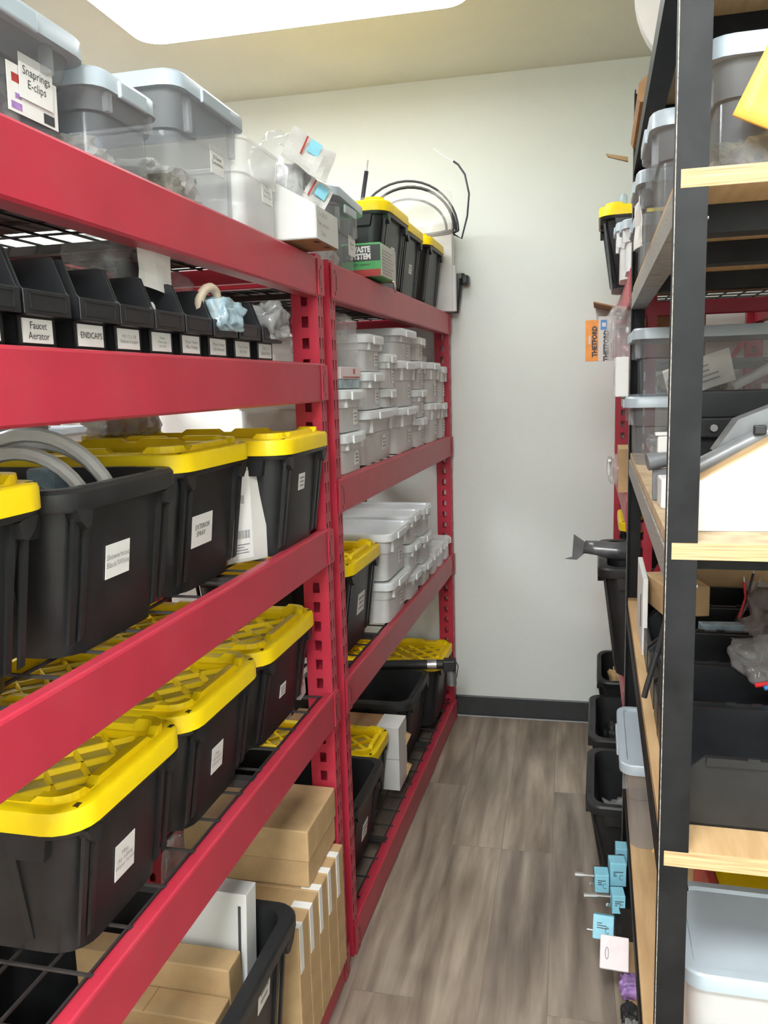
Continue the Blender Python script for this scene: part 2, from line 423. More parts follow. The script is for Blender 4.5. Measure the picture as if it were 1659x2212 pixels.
def tote(loc, rz, w, d, h, label, lid=True, text=None, lw=.085, lh=.05, lx=0, lz=.6, size=.014, group='black totes with yellow lids', cat='tote', m='ink', bars=True, tip=None):
    t = thing('storage_tote', label, cat, loc, rz, group, rot=tip)
    cy = d/2; zr = h-.032
    fb, ft = .045*w/.37, .018*w/.37          # how far the front wall sits in at the bottom / the top
    wall = .003
    bm = bmesh.new()
    loft(bm, [(w-2*fb, d-2*fb, .05, 0), (w-2*ft, d-2*ft, .045, zr), (w-.006, d-.006, .05, zr), (w-.002, d-.002, .05, zr+.004), (w-.002, d-.002, .05, zr+.026), (w-.012, d-.012, .046, h),
              (w-2*ft-.012, d-2*ft-.012, .045, h), (w-2*ft-.014, d-2*ft-.014, .045, h-.01), (w-2*fb-.012, d-2*fb-.012, .045, .008)], cy, n=5)
    # stiffening ribs down the walls
    for s in (-1, 1):
        for k in (.30, .375):
            x = s*k*w; z1 = zr-.002
            for yb, yt, sg in ((fb, ft, -1), (d-fb, d-ft, 1)):
                bw = .0055
                vs = [bm.verts.new(c) for c in ((x-bw, yb, .02), (x+bw, yb, .02), (x+bw, yt, z1), (x-bw, yt, z1), (x-bw, yb+sg*.005, .024), (x+bw, yb+sg*.005, .024), (x+bw, yt+sg*.007, z1), (x-bw, yt+sg*.007, z1))]
                for q in ((4, 5, 6, 7), (0, 4, 7, 3), (1, 2, 6, 5), (0, 1, 5, 4)): bm.faces.new([vs[i] for i in q])
        for k in (.22, .36, .62, .76):
            y = k*d; z1 = zr-.002; X0, X1 = s*(w/2-fb), s*(w/2-ft); bw = .006
            vs = [bm.verts.new(c) for c in ((X0, y-bw, .02), (X0, y+bw, .02), (X1, y+bw, z1), (X1, y-bw, z1), (X0+s*.005, y-bw, .024), (X0+s*.005, y+bw, .024), (X1+s*.008, y+bw, z1), (X1+s*.008, y-bw, z1))]
            for q in ((4, 5, 6, 7), (0, 4, 7, 3), (1, 2, 6, 5), (0, 1, 5, 4)): bm.faces.new([vs[i] for i in q])
    mesh('body', bm, 'black', t, True)
    # hanging lugs under the rim
    for s in (-1, 1):
        bm = bmesh.new()
        prism(bm, [(s*w*.36, zr+.004), (s*w*.30, zr-.002), (s*w*.315, zr-.022), (s*w*.345, zr-.026), (s*w*.385, zr-.014), (s*w*.41, zr+.004)], 'y', .002, ft+.004); mesh('lug', bm, 'black', t)
        for yy in (.16, .84):
            bm = bmesh.new(); prism(bm, [(d*yy-.035, zr+.004), (d*yy-.028, zr-.034), (d*yy+.028, zr-.034), (d*yy+.035, zr+.004)], 'x', *sorted((s*(w/2-.003), s*(w/2-ft-.004)))); mesh('corner_grip', bm, 'black', t)
    if not lid:                                   # notches of the open rim
        def slot_(x0, x1, y0, y1):
            bm = bmesh.new(); box(bm, x0, x1, y0, y1, h-.0015, h+.0006); mesh('rim_slot', bm, 'rubber', t)
        for s in (-1, 1):
            for k in (.2, .8): slot_(*sorted((s*(w/2-.022), s*(w/2-.009))), d*k-.02, d*k+.02)
        for k in (-.25, .25): slot_(w*k-.022, w*k+.022, .008, .020)
    else:
        z0 = h-.022; zt = h+.012
        bm = bmesh.new()
        W, Dp = w+.008, d+.008
        loft(bm, [(W-.008, Dp-.008, .055, z0), (W, Dp, .056, z0), (W, Dp, .056, zt-.007), (W-.004, Dp-.004, .054, zt-.002), (W-.012, Dp-.012, .05, zt), (W-.050, Dp-.050, .04, zt), (W-.072, Dp-.072, .034, zt-.003),
                  (W-.074, Dp-.074, .034, zt-.026), (W-.078, Dp-.078, .032, zt-.0275)], cy, n=5)
        lidp = mesh('lid', bm, 'yellow', t, True)
        # raised locating border: one closed ridge whose height steps up and down
        P = []; ww, dd, rr = W-.062, Dp-.062, .030
        base = ring(ww, dd, rr, 0, 0, 5); nb = len(base)
        for i in range(nb):
            A_, B_ = base[i], base[(i+1) % nb]; ln = math.hypot(B_[0]-A_[0], B_[1]-A_[1]); k = max(1, int(ln/.012))
            P += [(A_[0]+(B_[0]-A_[0])*j/k, A_[1]+(B_[1]-A_[1])*j/k) for j in range(k)]
        def lift(x, y):
            ex, ey = abs(x)/(ww/2), abs(y)/(dd/2)
            if ex > .74 and ey > .80: return .012
            if ey > .9: return .010 if ex < .56 else .0015
            return .010 if .07 < ey < .50 else .0015
        bm = bmesh.new(); R4 = []; n_ = len(P)
        for i in range(n_):
            x, y = P[i]; q = Vector((P[(i+1) % n_][0]-P[i-1][0], P[(i+1) % n_][1]-P[i-1][1])).normalized(); o = Vector((q.y, -q.x))
            hh = lift(x, y); zb = zt-.004
            R4.append([bm.verts.new((x+o.x*u, cy+y+o.y*u, zb+.004+v)) for u, v in ((.009, -.004), (.008, hh), (-.007, hh), (-.009, -.010))])
        for i in range(n_):
            for k in range(4): bm.faces.new((R4[i][k], R4[(i+1) % n_][k], R4[(i+1) % n_][(k+1) % 4], R4[i][(k+1) % 4]))
        mesh('raised_border', bm, 'yellow', lidp, False)
        # quilted, dusty centre panel with the recess shade put into its colour
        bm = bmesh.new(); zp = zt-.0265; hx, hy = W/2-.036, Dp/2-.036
        loft(bm, [(2*hx, 2*hy, .03, zp-.001), (2*hx, 2*hy, .03, zp)], cy, n=3); mesh('lid_panel', bm, 'dustshade_yellow', lidp)
        bm = bmesh.new(); hx -= .003; hy -= .003
        p = .078
        for sg in (1, -1):
            c = -int((hx+hy)/p)*p+.02
            while c <= hx+hy:
                pts = []
                for yy in (-hy, hy):
                    xx = c+sg*yy
                    if -hx <= xx <= hx: pts.append((xx, yy))
                for xx in (-hx, hx):
                    yy = (xx-c)*sg
                    if -hy < yy < hy: pts.append((xx, yy))
                if len(pts) >= 2:
                    a, b = Vector((*pts[0], 0)), Vector((*pts[1], 0))
                    if (b-a).length > .03:
                        dv = (b-a).normalized(); q = Vector((-dv.y, dv.x, 0))*.0048; o = Vector((0, cy, zp))
                        up = Vector((0, 0, .0085))
                        vs = [bm.verts.new(o+a-q), bm.verts.new(o+b-q), bm.verts.new(o+b+q), bm.verts.new(o+a+q)]
                        v2 = [bm.verts.new(o+a-q*.45+up), bm.verts.new(o+b-q*.45+up), bm.verts.new(o+b+q*.45+up), bm.verts.new(o+a+q*.45+up)]
                        bm.faces.new(v2)
                        for i in range(4): bm.faces.new((vs[i], vs[(i+1) % 4], v2[(i+1) % 4], v2[i]))
                c += p
        mesh('quilt_rib', bm, 'yellow', lidp)
        for s in (-1, 1):                          # small punched holes at the front corners
            bm = bmesh.new(); box(bm, s*(w/2-.028)-.006, s*(w/2-.028)+.006, .009, .017, zt-.0015, zt+.0004); mesh('lid_hole', bm, 'rubber', lidp)
    if text is not None:
        ang = slant(fb, ft, zr); z = lz*h; y = fb+(ft-fb)*z/zr
        add_label(t, lw, lh, lx*w, z, y, ang, text, size, m)
    return t

def clear_bin(loc, rz, w, d, h, label, lid=True, text=None, lw=.07, lh=.045, lx=.1, lz=.45, size=.011, m='clear', lm='lid', group='clear lidded bins', name='clear_bin', latch=True, tip=None, txt='inkg', ajar=0, cat='storage bin'):
    t = thing(name, label, cat, loc, rz, group, rot=tip)
    cy = d/2; zl = h-.012
    fb, fm, ft = .075*w, .055*w, .035*w
    bm = bmesh.new()
    loft(bm, [(w-2*fb, d-2*fb, .028, 0), (w-2*fm-.010, d-2*fm-.010, .028, h*.56), (w-2*fm, d-2*fm, .028, h*.575), (w-2*ft, d-2*ft, .028, zl-.008), (w-.010, d-.010, .030, zl-.006), (w-.010, d-.010, .030, zl)], cy, capt=False, n=3)
    mesh('body', bm, m, t, True, fix=True)
    if latch:
        for k in (-.30, .30):
            bm = bmesh.new(); x = k*w; box(bm, x-.006, x+.006, ft-.004, fm+.001, h*.58, zl-.006); mesh('wall_rib', bm, m, t)
    if lid:
        bm = bmesh.new(); z0 = zl-.014
        loft(bm, [(w-.004, d-.004, .034, z0), (w, d, .034, z0), (w, d, .034, h-.004), (w-.006, d-.006, .032, h), (w-.036, d-.036, .024, h), (w-.042, d-.042, .022, h-.006), (w-.05, d-.05, .02, h-.006)], cy, n=4)
        lo = mesh('lid', bm, lm, t, True)
        if ajar: lo.location = (0, -.004, ajar); lo.rotation_euler = (0, math.radians(3), 0)
        if latch:
            bm = bmesh.new(); box(bm, -w*.2, w*.2, -.005, .002, h-.030, h-.006, .003); mesh('latch', bm, lm, t)
    if text is not None:
        z = lz*h
        if z < h*.56: y = fb+(fm+.005-fb)*z/(h*.56); ang = slant(fb, fm+.005, h*.56)
        else: y = fm+(ft-fm)*(z-h*.575)/(zl-h*.575); ang = slant(fm, ft, h*.42)
        add_label(t, lw, lh, lx*w, z, y-.0005, ang, text, size, txt)
    return t

def carton(loc, rz, w, d, h, label, m='kraft', tape=None, group=None, name='cardboard_box', cat='box', flap=False, rot=None):
    t = thing(name, label, cat, loc, rz, group, rot=rot)
    bm = bmesh.new(); box(bm, -w/2, w/2, 0, d, 0, h, .003)
    mesh('body', bm, m, t)
    bm = bmesh.new(); box(bm, -w/2+.002, w/2-.002, d/2-.0012, d/2+.0012, h-.001, h+.0006); mesh('seam', bm, 'kraftd' if m.startswith('kraft') else 'cardg', t)
    if tape == 'front':
        bm = bmesh.new(); box(bm, -w*.42, -w*.10, -.0012, .0004, h-.115, h+.0012); box(bm, -w*.42, -w*.10, 0, .045, h, h+.0014); mesh('tape', bm, 'white', t)
    return t

def bag(loc, rz, s, seed, label, m='film', amp=.30, group=None, name='plastic_bag', cat='bag', sub=4, rot=None, freq=2.4):
    bm = bmesh.new(); crumple(bm, (0, 0, 0), s, seed, amp, sub, freq)
    return solo(name, bm, m, label, cat, loc, rz, group, rot=rot, smooth=2)

def contents(loc, rz, s, seed, label, m='greymix', amp=.22, group='loose goods seen inside the clear bins', sub=4):
    bm = bmesh.new(); crumple(bm, (0, 0, 0), s, seed, amp, sub, 3.4)
    return solo('parts_bag', bm, m, label, 'bag', loc, rz, group, smooth=False)

# ================================================================== NEAR RACK, TOP DECK
ZA = 1.9704
sn = clear_bin(*spot('N', .885, .015, ZA), .40, .42, .145, 'large clear lidded bin marked Snaprings E-clips on the top deck, cut by the left edge', text='Snaprings\nE-clips', lw=.066, lh=.052, lx=.105/.40, lz=.48, size=.0145, txt='ink')
[c for c in sn.children if c.name.startswith('label')][0].location.y -= .003
o = add_label(sn, .098, .056, .101, .052, .0272, .03); o.name = 'product_sticker'
for (x, z, w, h, mm) in ((-.033, .012, .016, .010, 'redp'), (-.030, -.008, .012, .006, 'purple'), (-.034, -.020, .020, .008, 'purple'), (.030, -.019, .022, .012, 'ink'), (.034, .002, .008, .006, 'ink')):
    bm = bmesh.new(); box(bm, x-w/2, x+w/2, -.0014, -.0008, z-h/2, z+h/2); mesh('print', bm, mm, o)
contents(*spot('N', .80, .16, ZA+.004), (.12, .09, .045), 3, 'pale bagged parts inside the large Snaprings bin', 'whitemix')
contents(*spot('N', .98, .17, ZA+.004), (.05, .10, .045), 5, 'grey bagged parts inside the large Snaprings bin near its label', 'greymix')
clear_bin(*spot('N', 1.185, .015, ZA), .19, .34, .128, 'small clear lidded bin without a label, between the Snaprings bin and the taller faucet bin')
contents(*spot('N', 1.17, .15, ZA+.004), (.06, .09, .030), 8, 'pale bagged parts in the small unlabelled clear bin', 'whitemix')
clear_bin(*spot('N', 1.475, .012, ZA), .30, .38, .203, 'tall clear lidded bin marked SS Faucet Connections, at the middle of the top deck', text='SS Faucet\nConnections', lw=.056, lh=.048, lx=.04/.30, lz=.50, size=.0095, txt='ink')
contents(*spot('N', 1.46, .16, ZA+.004), (.09, .10, .045), 11, 'pale bags of fittings in the tall faucet bin', 'whitemix')
contents(*spot('N', 1.39, .085, ZA+.004), (.035, .04, .025), 12, 'small dark green and brown parts at the front corner of the tall faucet bin', 'brownmix')
contents(*spot('N', 1.44, .275, ZA+.004), (.07, .06, .075), 14, 'bluish bag at the back of the tall faucet bin', 'bluemix')
clear_bin(*spot('N', 1.70, .004, ZA), .235, .33, .183, 'milky white bin without a lid, with a torn three-line label', lid=False, latch=False, m='clear2', text='Misc\nPlumbing\nSwitch Line', lw=.056, lh=.048, lx=.036/.235, lz=.50, size=.0095)
contents(*spot('N', 1.70, .12, ZA+.004), (.07, .08, .035), 17, 'brownish bag of parts in the milky white bin', 'whitemix')

def open_bin_box(loc, rz):
    """white die-cut shelf box: low front, sides that slope up to a tall back"""
    w, d, hf, hb = .172, .30, .072, .135
    t = thing('shelf_box', 'white cardboard shelf box with handwriting, jutting out over the top red beam', 'box', loc, rz)
    th = .003
    bm = bmesh.new(); box(bm, -w/2, w/2, 0, d, 0, th); box(bm, -w/2, w/2, d-th, d, th, hb)
    mesh('body', bm, 'card', t)
    for s in (-1, 1):
        bm = bmesh.new(); a, b = sorted((s*w/2, s*(w/2-th))); prism(bm, [(0, 0), (d, 0), (d, hb), (.11, hb), (.0, hf)], 'x', a, b); mesh('side_wall', bm, 'card', t)
    bm = bmesh.new(); box(bm, -w/2+th, w/2-th, -.001, .004, .0, hf, .001); f = mesh('front_flap', bm, 'card', t)
    for i, s in enumerate(('To TSB 210', 'Toilet cycle box', 'Tee kit')):
        lettering(s, .0125, f, (-.035, -.0016, hf-.016-.02*i), 'inkg', align='CENTER')
    bm = bmesh.new(); box(bm, -w/2+.004, w/2-.004, .001, d-.002, -.0012, -.0002); u = mesh('unprinted_base', bm, 'kraftd', t)
    for x in (-.045, .035):
        bm = bmesh.new(); box(bm, x-.012, x+.012, .006, .018, -.0018, -.0011); mesh('tab_slot', bm, 'rubber', u)
open_bin_box(*spot('N', 1.90, -.06, ZA+.006))
bag(*spot('N', 1.925, .06, ZA+.03), (.055, .07, .118), 21, 'clear plastic bag of grey goods standing up in the white shelf box', 'film', .2)
contents(*spot('N', 1.945, .04, ZA+.03), (.045, .055, .085), 23, 'grey goods inside the clear bag in the white shelf box', 'greymix')
def header_card(y, ins, z, w, h, rot, label, s):
    (lc, rz) = spot('N', y, ins, z); t = thing('header_card', label, 'card', lc, 0, 'grey printed header cards', rot=(rot[0], rot[1], rz+rot[2]))
    bm = bmesh.new(); sheet(bm, w, h, s, .006, 8, 8, .001, .02); mesh('sheet', bm, 'cardg', t)
    bm = bmesh.new(); box(bm, -.010, .018, -.0030, -.0014, h*.45, h*.8); mesh('blue_print', bm, 'blue', t)
    bm = bmesh.new(); box(bm, -.022, -.018, -.0030, -.0014, h*.3, h*.8); mesh('red_print', bm, 'redp', t)
header_card(1.865, -.02, ZA+.165, .115, .10, (-.30, .50, -1.0), 'larger grey header card with red and blue print above the white shelf box', 3)
header_card(1.90, -.02, ZA+.085, .06, .09, (-.25, .60, -.95), 'smaller grey header card with blue print under the larger card', 6)
bag(*spot('N', 2.03, .06, ZA+.012), (.03, .05, .016), 31, 'flat pale blue bag under the end of the white shelf box', 'filmb', .2)

# ================================================================== FAR RACK, TOP DECK
ZB = 1.9733
clear_bin(*spot('F', 2.375, .02, ZB), .28, .36, .185, 'clear bin with its grey lid lying ajar, above the junction of the two red racks', text='Shower\nParts', lw=.068, lh=.056, lx=.075/.28, lz=.46, size=.013, ajar=.026)
contents(*spot('F', 2.36, .16, ZB+.004), (.09, .10, .04), 33, 'pale bagged parts in the clear bin with the lid ajar', 'whitemix')
def waste_box(loc, rz):
    w, d, h = .19, .125, .10
    t = thing('printed_box', 'small green and black box lettered WASTE SYSTEM on the far top deck', 'box', loc, rz)
    bm = bmesh.new(); box(bm, -w/2, w/2, 0, d, 0, h, .002); mesh('body', bm, 'green', t)
    bm = bmesh.new(); box(bm, -w/2-.0012, -w/2, .001, d-.001, h*.47, h*.94); p = mesh('black_panel', bm, 'dgrey', t)
    lettering('WASTE\nSYSTEM', .023, p, (-w/2-.0016, d*.5, h*.70), 'white', (PI/2, 0, -PI/2), bold=.0012, sx=.82, space=.9)
    bm = bmesh.new(); box(bm, -w/2-.0012, -w/2, .001, d-.001, .001, h*.22); mesh('red_panel', bm, 'redp', t)
    lettering('vent system', .012, t, (-w/2-.0012, d*.5, h*.37), 'ink', (PI/2, 0, -PI/2))
    bm = bmesh.new(); box(bm, -w/2+.004, w/2-.002, -.0014, 0, .003, h-.003); q = mesh('shipping_label', bm, 'cardg', t)
    for i in range(8):
        bm = bmesh.new(); ww = .11+.05*rnd.random(); box(bm, -.085, -.085+ww, -.002, -.0013, .012+i*.0095, .0135+i*.0095); mesh('print', bm, 'inkg', q)
waste_box(*spot('F', 2.62, -.028, ZB+.006))
bm = bmesh.new(); tube(bm, [(0, 0, 0), (.01, -.02, -.008), (.012, -.022, -.04)], .006, 8, r2=.004)
solo('threaded_fitting', bm, 'steel', 'small metal fitting hanging under the green box', 'fitting', spot('F', 2.67, -.012, ZB+.012)[0], spot('F', 2.67, 0, 0)[1], smooth=2)
TT = 'yellow-lidded black tote on the far top deck, '
tote(*spot('F', 2.90, .0, ZB), .362, .53, .262, TT+'right behind the green and black box', text='~', lw=.05, lh=.035, lx=.02, lz=.5)
tote(*spot('F', 3.257, .018, ZB), .334, .53, .262, TT+'second from the clear bin', text='~', lw=.05, lh=.035, lx=.02, lz=.46)
tote(*spot('F', 3.608, .0, ZB), .350, .53, .262, TT+'closest to the coiled cables')
bm = bmesh.new(); box(bm, -.032, .032, 0, .34, 0, .385, .003); box(bm, -.032, -.002, -.014, 0, 0, .20, .001)
solo('flat_carton', bm, 'card', 'tall flat white carton standing on edge at the wall end of the far top deck', 'box', *spot('F', 3.835, -.028, ZB))
def slim_bin(loc, rz):
    t = thing('slim_bin', 'slim black bin squeezed between the white flat carton and the cream wall', 'bin', loc, rz)
    bm = bmesh.new(); loft(bm, [(.045, .40, .012, 0), (.056, .44, .015, .15), (.060, .46, .016, .15), (.060, .46, .016, .172), (.05, .44, .012, .172), (.04, .40, .01, .01)], .22); mesh('body', bm, 'black', t, True)
    bm = bmesh.new(); box(bm, -.03, .03, -.03, .004, .12, .165, .01); mesh('grip', bm, 'black', t)
slim_bin(*spot('F', 3.900, -.06, ZB))
# coiled cables
def coil():
    (lc, rz) = spot('F', 3.64, 0, ZB)
    t = thing('cable_coil', 'coil of thin dark cables standing on the yellow-lidded totes by the wall', 'cable', (-.69, 3.66, 2.262), 0)
    for k, (rx, rz_, dy, dx) in enumerate(((.222, .215, 0, .004), (.205, .190, .025, .010), (.198, .182, -.02, .016), (.180, .142, .012, .0))):
        pts = []
        for i in range(40):
            a = 2*PI*i/40; z = math.sin(a)*rz_ if math.sin(a) > 0 else math.sin(a)*.012
            pts.append((dx+rx*math.cos(a), dy+.02*math.cos(a*1+k), .02+.02*k*0+z+.018))
        bm = bmesh.new(); tube(bm, pts, .0052, 6, True); mesh('loop', bm, 'cable', t, 2)
    bm = bmesh.new(); tube(bm, [(.20, .05, .03), (.235, .06, -.02+.03), (.262, .05, .10), (.272, .04, .19), (.255, .04, .27), (.225, .05, .315), (.205, .05, .33)], .0045, 6); e = mesh('loose_end', bm, 'cable', t, 2)
    bm = bmesh.new(); tube(bm, [(.205, .05, .33), (.165, .05, .355), (.12, .05, .388)], .0012, 5); mesh('inner_wire', bm, 'steel', e)
    bm = bmesh.new(); tube(bm, [(-.215, -.03, .005), (-.205, -.03, .06), (-.16, -.03, .30)], .0095, 8); g = mesh('ferrule_rod', bm, 'cable', t, 2)
    bm = bmesh.new(); tube(bm, [(-.16, -.03, .30), (-.153, -.03, .345)], .004, 6); mesh('bare_tip', bm, 'steel', g)
    bm = bmesh.new(); box(bm, -.25, -.21, -.045, -.018, .02, .05, .004); mesh('end_fitting', bm, 'rubber', t)
coil()
bm = bmesh.new(); sheet(bm, .40, .19, 4, .02, 14, 8, .001)
solo('film_sleeve', bm, 'thinfilm', 'clear plastic sleeve half covering the coiled cables', 'bag', (-.68, 3.60, 2.262), 0, smooth=2)

# ================================================================== NEAR RACK, HANGING BINS ON THE SECOND DECK
def hopper(loc, rz, w, label, lines, d=.15, h=.113, size=.0105, m='inkg'):
    t = thing('hopper_bin', label, 'bin', loc, rz, 'row of black hopper bins')
    th = .0026; lf = .036; bm = bmesh.new(); wi = w*.40
    # profile of the side wall, y then z
    for s in (-1, 1):
        a, b = sorted((s*w/2, s*(w/2-th))); prism(bm, [(.0, .038), (d, .038), (d, h), (.024, h), (.020, h-.002), (.004, .068), (0, .064)], 'x', a, b)
        a, b = sorted((s*wi, s*(wi-th))); prism(bm, [(.018, 0), (d, 0), (d, .039), (.018, .039)], 'x', a, b)
    box(bm, -wi, wi, .018, d, 0, th); box(bm, -wi, wi, .018, .018+th, 0, .039)
    box(bm, -w/2, w/2, d-th, d, .036, h); box(bm, -w/2, w/2, d-.03, d+.004, h-.008, h)
    for s in (-1, 1):
        a, b = sorted((s*wi, s*w/2)); box(bm, a, b, 0, d, .036, .036+th)
    box(bm, -w/2, w/2, 0, .019, .036, .036+th)
    mesh('body', bm, 'blackbin', t)
    bm = bmesh.new(); box(bm, -w/2, w/2, -.001, .003, .036, .065, .001)
    f = mesh('front_lip', bm, 'blackbin', t)
    bm = bmesh.new(); q = .002
    for (x0, x1, z0, z1) in ((-w*.38, w*.38, .041, .0425), (-w*.38, w*.38, .060, .0615), (-w*.38, -w*.38+q, .041, .0615), (w*.38-q, w*.38, .041, .0615)): box(bm, x0, x1, -.0024, -.0008, z0, z1)
    mesh('lip_frame', bm, 'blackbin', f)
    bm = bmesh.new(); box(bm, -.027*w/.1*1.15, .027*w/.1*1.15, .0165, .018, .004, .033); lb = mesh('label', bm, 'white', t)
    lettering(lines, size*w/.1, lb, (0, .0158, .0185), m, space=1.0)
    return t
HB = [(.818, .095, 'black hopper bin half out of frame at the left end of the bin row', '~', .01, 'inkg'),
      (.917, .092, 'black hopper bin with a printed Faucet Aerator label', 'Faucet\nAerator', .0135, 'ink'),
      (1.030, .094, 'black hopper bin with a handwritten ENDCAPS label', 'ENDCAPS', .0125, 'ink'),
      (1.127, .094, 'black hopper bin with a pale reducer coupler label, next to ENDCAPS', 'MH 1/2 x 3/8\nReducer Coupler', .0075, 'inkg'),
      (1.226, .095, 'black hopper bin with a white pipe end poking out of it', 'Winter\nFlow Loop\nLine Split', .0065, 'inkg'),
      (1.328, .098, 'black hopper bin labelled Water Heater Misc. Fittings', 'Water Heater\nMisc. Fittings', .0085, 'inkg'),
      (1.436, .103, 'black hopper bin labelled Water Heater 120v Element, full of a bluish bag', 'Water Heater\n120v Element', .0085, 'inkg'),
      (1.549, .105, 'black hopper bin labelled Pipe Thread and Tape', 'Pipe Thread\nand Tape', .0085, 'inkg'),
      (1.668, .108, 'black hopper bin labelled Quick Clamp at the far end of the bin row', 'MHV 1/2\nQuick Clamp', .0085, 'inkg')]
for (y, w, lb, tx, sz, mm) in HB:
    hopper(*spot('N', y, -.002, 1.7108), w, lb, tx if tx != '~' else 'Misc\nFaucet', size=sz, m=mm)
bm = bmesh.new(); tube(bm, [(0, .07, .05), (.004, .02, .072), (.006, -.012, .075)], .0105, 10)
solo('pipe_offcut', bm, 'card', 'white plastic pipe end poking out of the fifth hopper bin', 'pipe', *spot('N', 1.205, .03, 1.705), smooth=True)
bm = bmesh.new(); crumple(bm, (0, 0, 0), (.06, .04, .04), 41, .3, 3)
solo('black_grommet_bag', bm, 'rubber', 'lumpy black rubber parts heaped behind the white pipe end', 'rubber parts', *spot('N', 1.33, .10, 1.79), smooth=2)
bm = bmesh.new(); tube(bm, [(.026*math.cos(a), 0, .026*math.sin(a)) for a in [2*PI*i/24 for i in range(24)]], .0085, 8, True)
solo('tape_roll', bm, 'tan', 'small tan tape roll leaning on the bluish bag', 'tape', spot('N', 1.405, .015, 1.806)[0], 0, rot=(.25, .1, spot('N', 1, 0, 0)[1]-.15), smooth=2)
bag(*spot('N', 1.445, .012, 1.757), (.055, .035, .030), 43, 'crumpled bluish bag spilling over the front of the Water Heater 120v bin', 'filmb', .45)
bag(*spot('N', 1.69, .03, 1.752), (.055, .055, .040), 45, 'crumpled grey bag sticking out of the last hopper bin', 'filmg', .5)
bag(*spot('N', 1.27, .12, 1.76), (.10, .06, .072), 47, 'larger clear bag bulging up behind the ENDCAPS and coupler bins', 'film', .3)
bag(*spot('N', 1.45, .13, 1.76), (.08, .06, .055), 49, 'clear bag curving behind the Water Heater bins', 'film', .3)
bm = bmesh.new(); sheet(bm, .105, .066, 2, .002, 6, 6, .001, .004)
solo('paper_tag', bm, 'cardg', 'grey white paper tag hanging from the top red beam above the bins', 'paper', spot('N', 1.250, .030, 1.812)[0], 0, rot=(0, .10, spot('N', 1, 0, 0)[1]))

# ================================================================== NEAR RACK, THIRD DECK (totes)
ZC3 = 1.2812
tote(*spot('N', .765, .03, ZC3), .352, .53, .251, 'black tote with a yellow lid at the left edge, beside the open Showerhose tote')
tote(*spot('N', 1.122, .024, ZC3), .344, .53, .245, 'open black tote without a lid, labelled Showerhose Black/White', lid=False, text='Showerhose\nBlack/White', lw=.066, lh=.052, lx=-.013/.344, lz=.50, size=.0125, group='open black totes', m='inkg')
tote(*spot('N', 1.470, .040, ZC3), .330, .53, .251, 'black tote with a yellow lid and a handwritten spray label, beside the Showerhose tote', text='EXTERIOR\nSPRAY   ', lw=.086, lh=.060, lx=-.12, lz=.44, size=.0135)
tote(*spot('N', 1.821, -.022, ZC3), .332, .53, .251, 'black tote with a yellow lid pushed against the red uprights, behind the white carton', text='~', lw=.042, lh=.038, lx=-.01, lz=.62)
def barcoded(loc, rz):
    t = thing('shipping_carton', 'narrow white shipping carton with barcodes standing between two totes', 'box', loc, rz)
    bm = bmesh.new(); box(bm, -.050, .050, 0, .034, 0, .206, .002); mesh('body', bm, 'cardg', t)
    bm = bmesh.new(); box(bm, -.039, .012, -.001, 0, .008, .198); lb = mesh('label', bm, 'white', t)
    def bars(x0, x1, z0, z1, n):
        bm = bmesh.new(); x = x0
        for i in range(n):
            ww = (x1-x0)/n*(.3+.5*rnd.random()); box(bm, x, x+ww, -.0016, -.0008, z0, z1); x += (x1-x0)/n
        mesh('barcode_print', bm, 'inkg', lb)
    bars(-.036, -.012, .172, .190, 9); bars(-.020, -.004, .128, .146, 7); bars(-.030, .006, .052, .070, 14)
    for i in range(4):
        bm = bmesh.new(); box(bm, -.030, -.030+.014+.02*rnd.random(), -.0016, -.0008, .020+i*.006, .0225+i*.006); mesh('print', bm, 'inkg', lb)
barcoded(spot('N', 1.652, .070, ZC3)[0], spot('N', 1, 0, 0)[1]-.62)
# shower hoses in the open tote
(l, r) = spot('N', 1.145, .215, ZC3+.012)
t = thing('shower_hose', 'loops of thick pale grey shower hose arching out of the open Showerhose tote', 'hose', l, r)
for k, (w, hh, dx, tw) in enumerate(((.150, .298, .0, .30), (.128, .272, -.030, .30), (.135, .284, .022, .42))):
    ux, uy = -math.sin(tw), math.cos(tw)
    bm = bmesh.new(); tube(bm, [(dx-ux*w*math.cos(a), -uy*w*math.cos(a), .06+(hh-.06)*math.sin(a)**.8) for a in [PI*i/22 for i in range(23)]], .0115, 8); mesh('loop', bm, 'hose', t, True)
bag(*spot('N', 1.075, .20, ZC3+.012), (.055, .09, .118), 53, 'clear bag of grey shower hose in front of the hose loops', 'filmg', .2)
bm = bmesh.new(); box(bm, -.028, .028, 0, .05, 0, .045, .006)
solo('blue_clear_block', bm, 'filmb', 'small bluish clear plastic box standing at the far rim of the Showerhose tote', 'box', *spot('N', 1.235, .22, ZC3+.205))

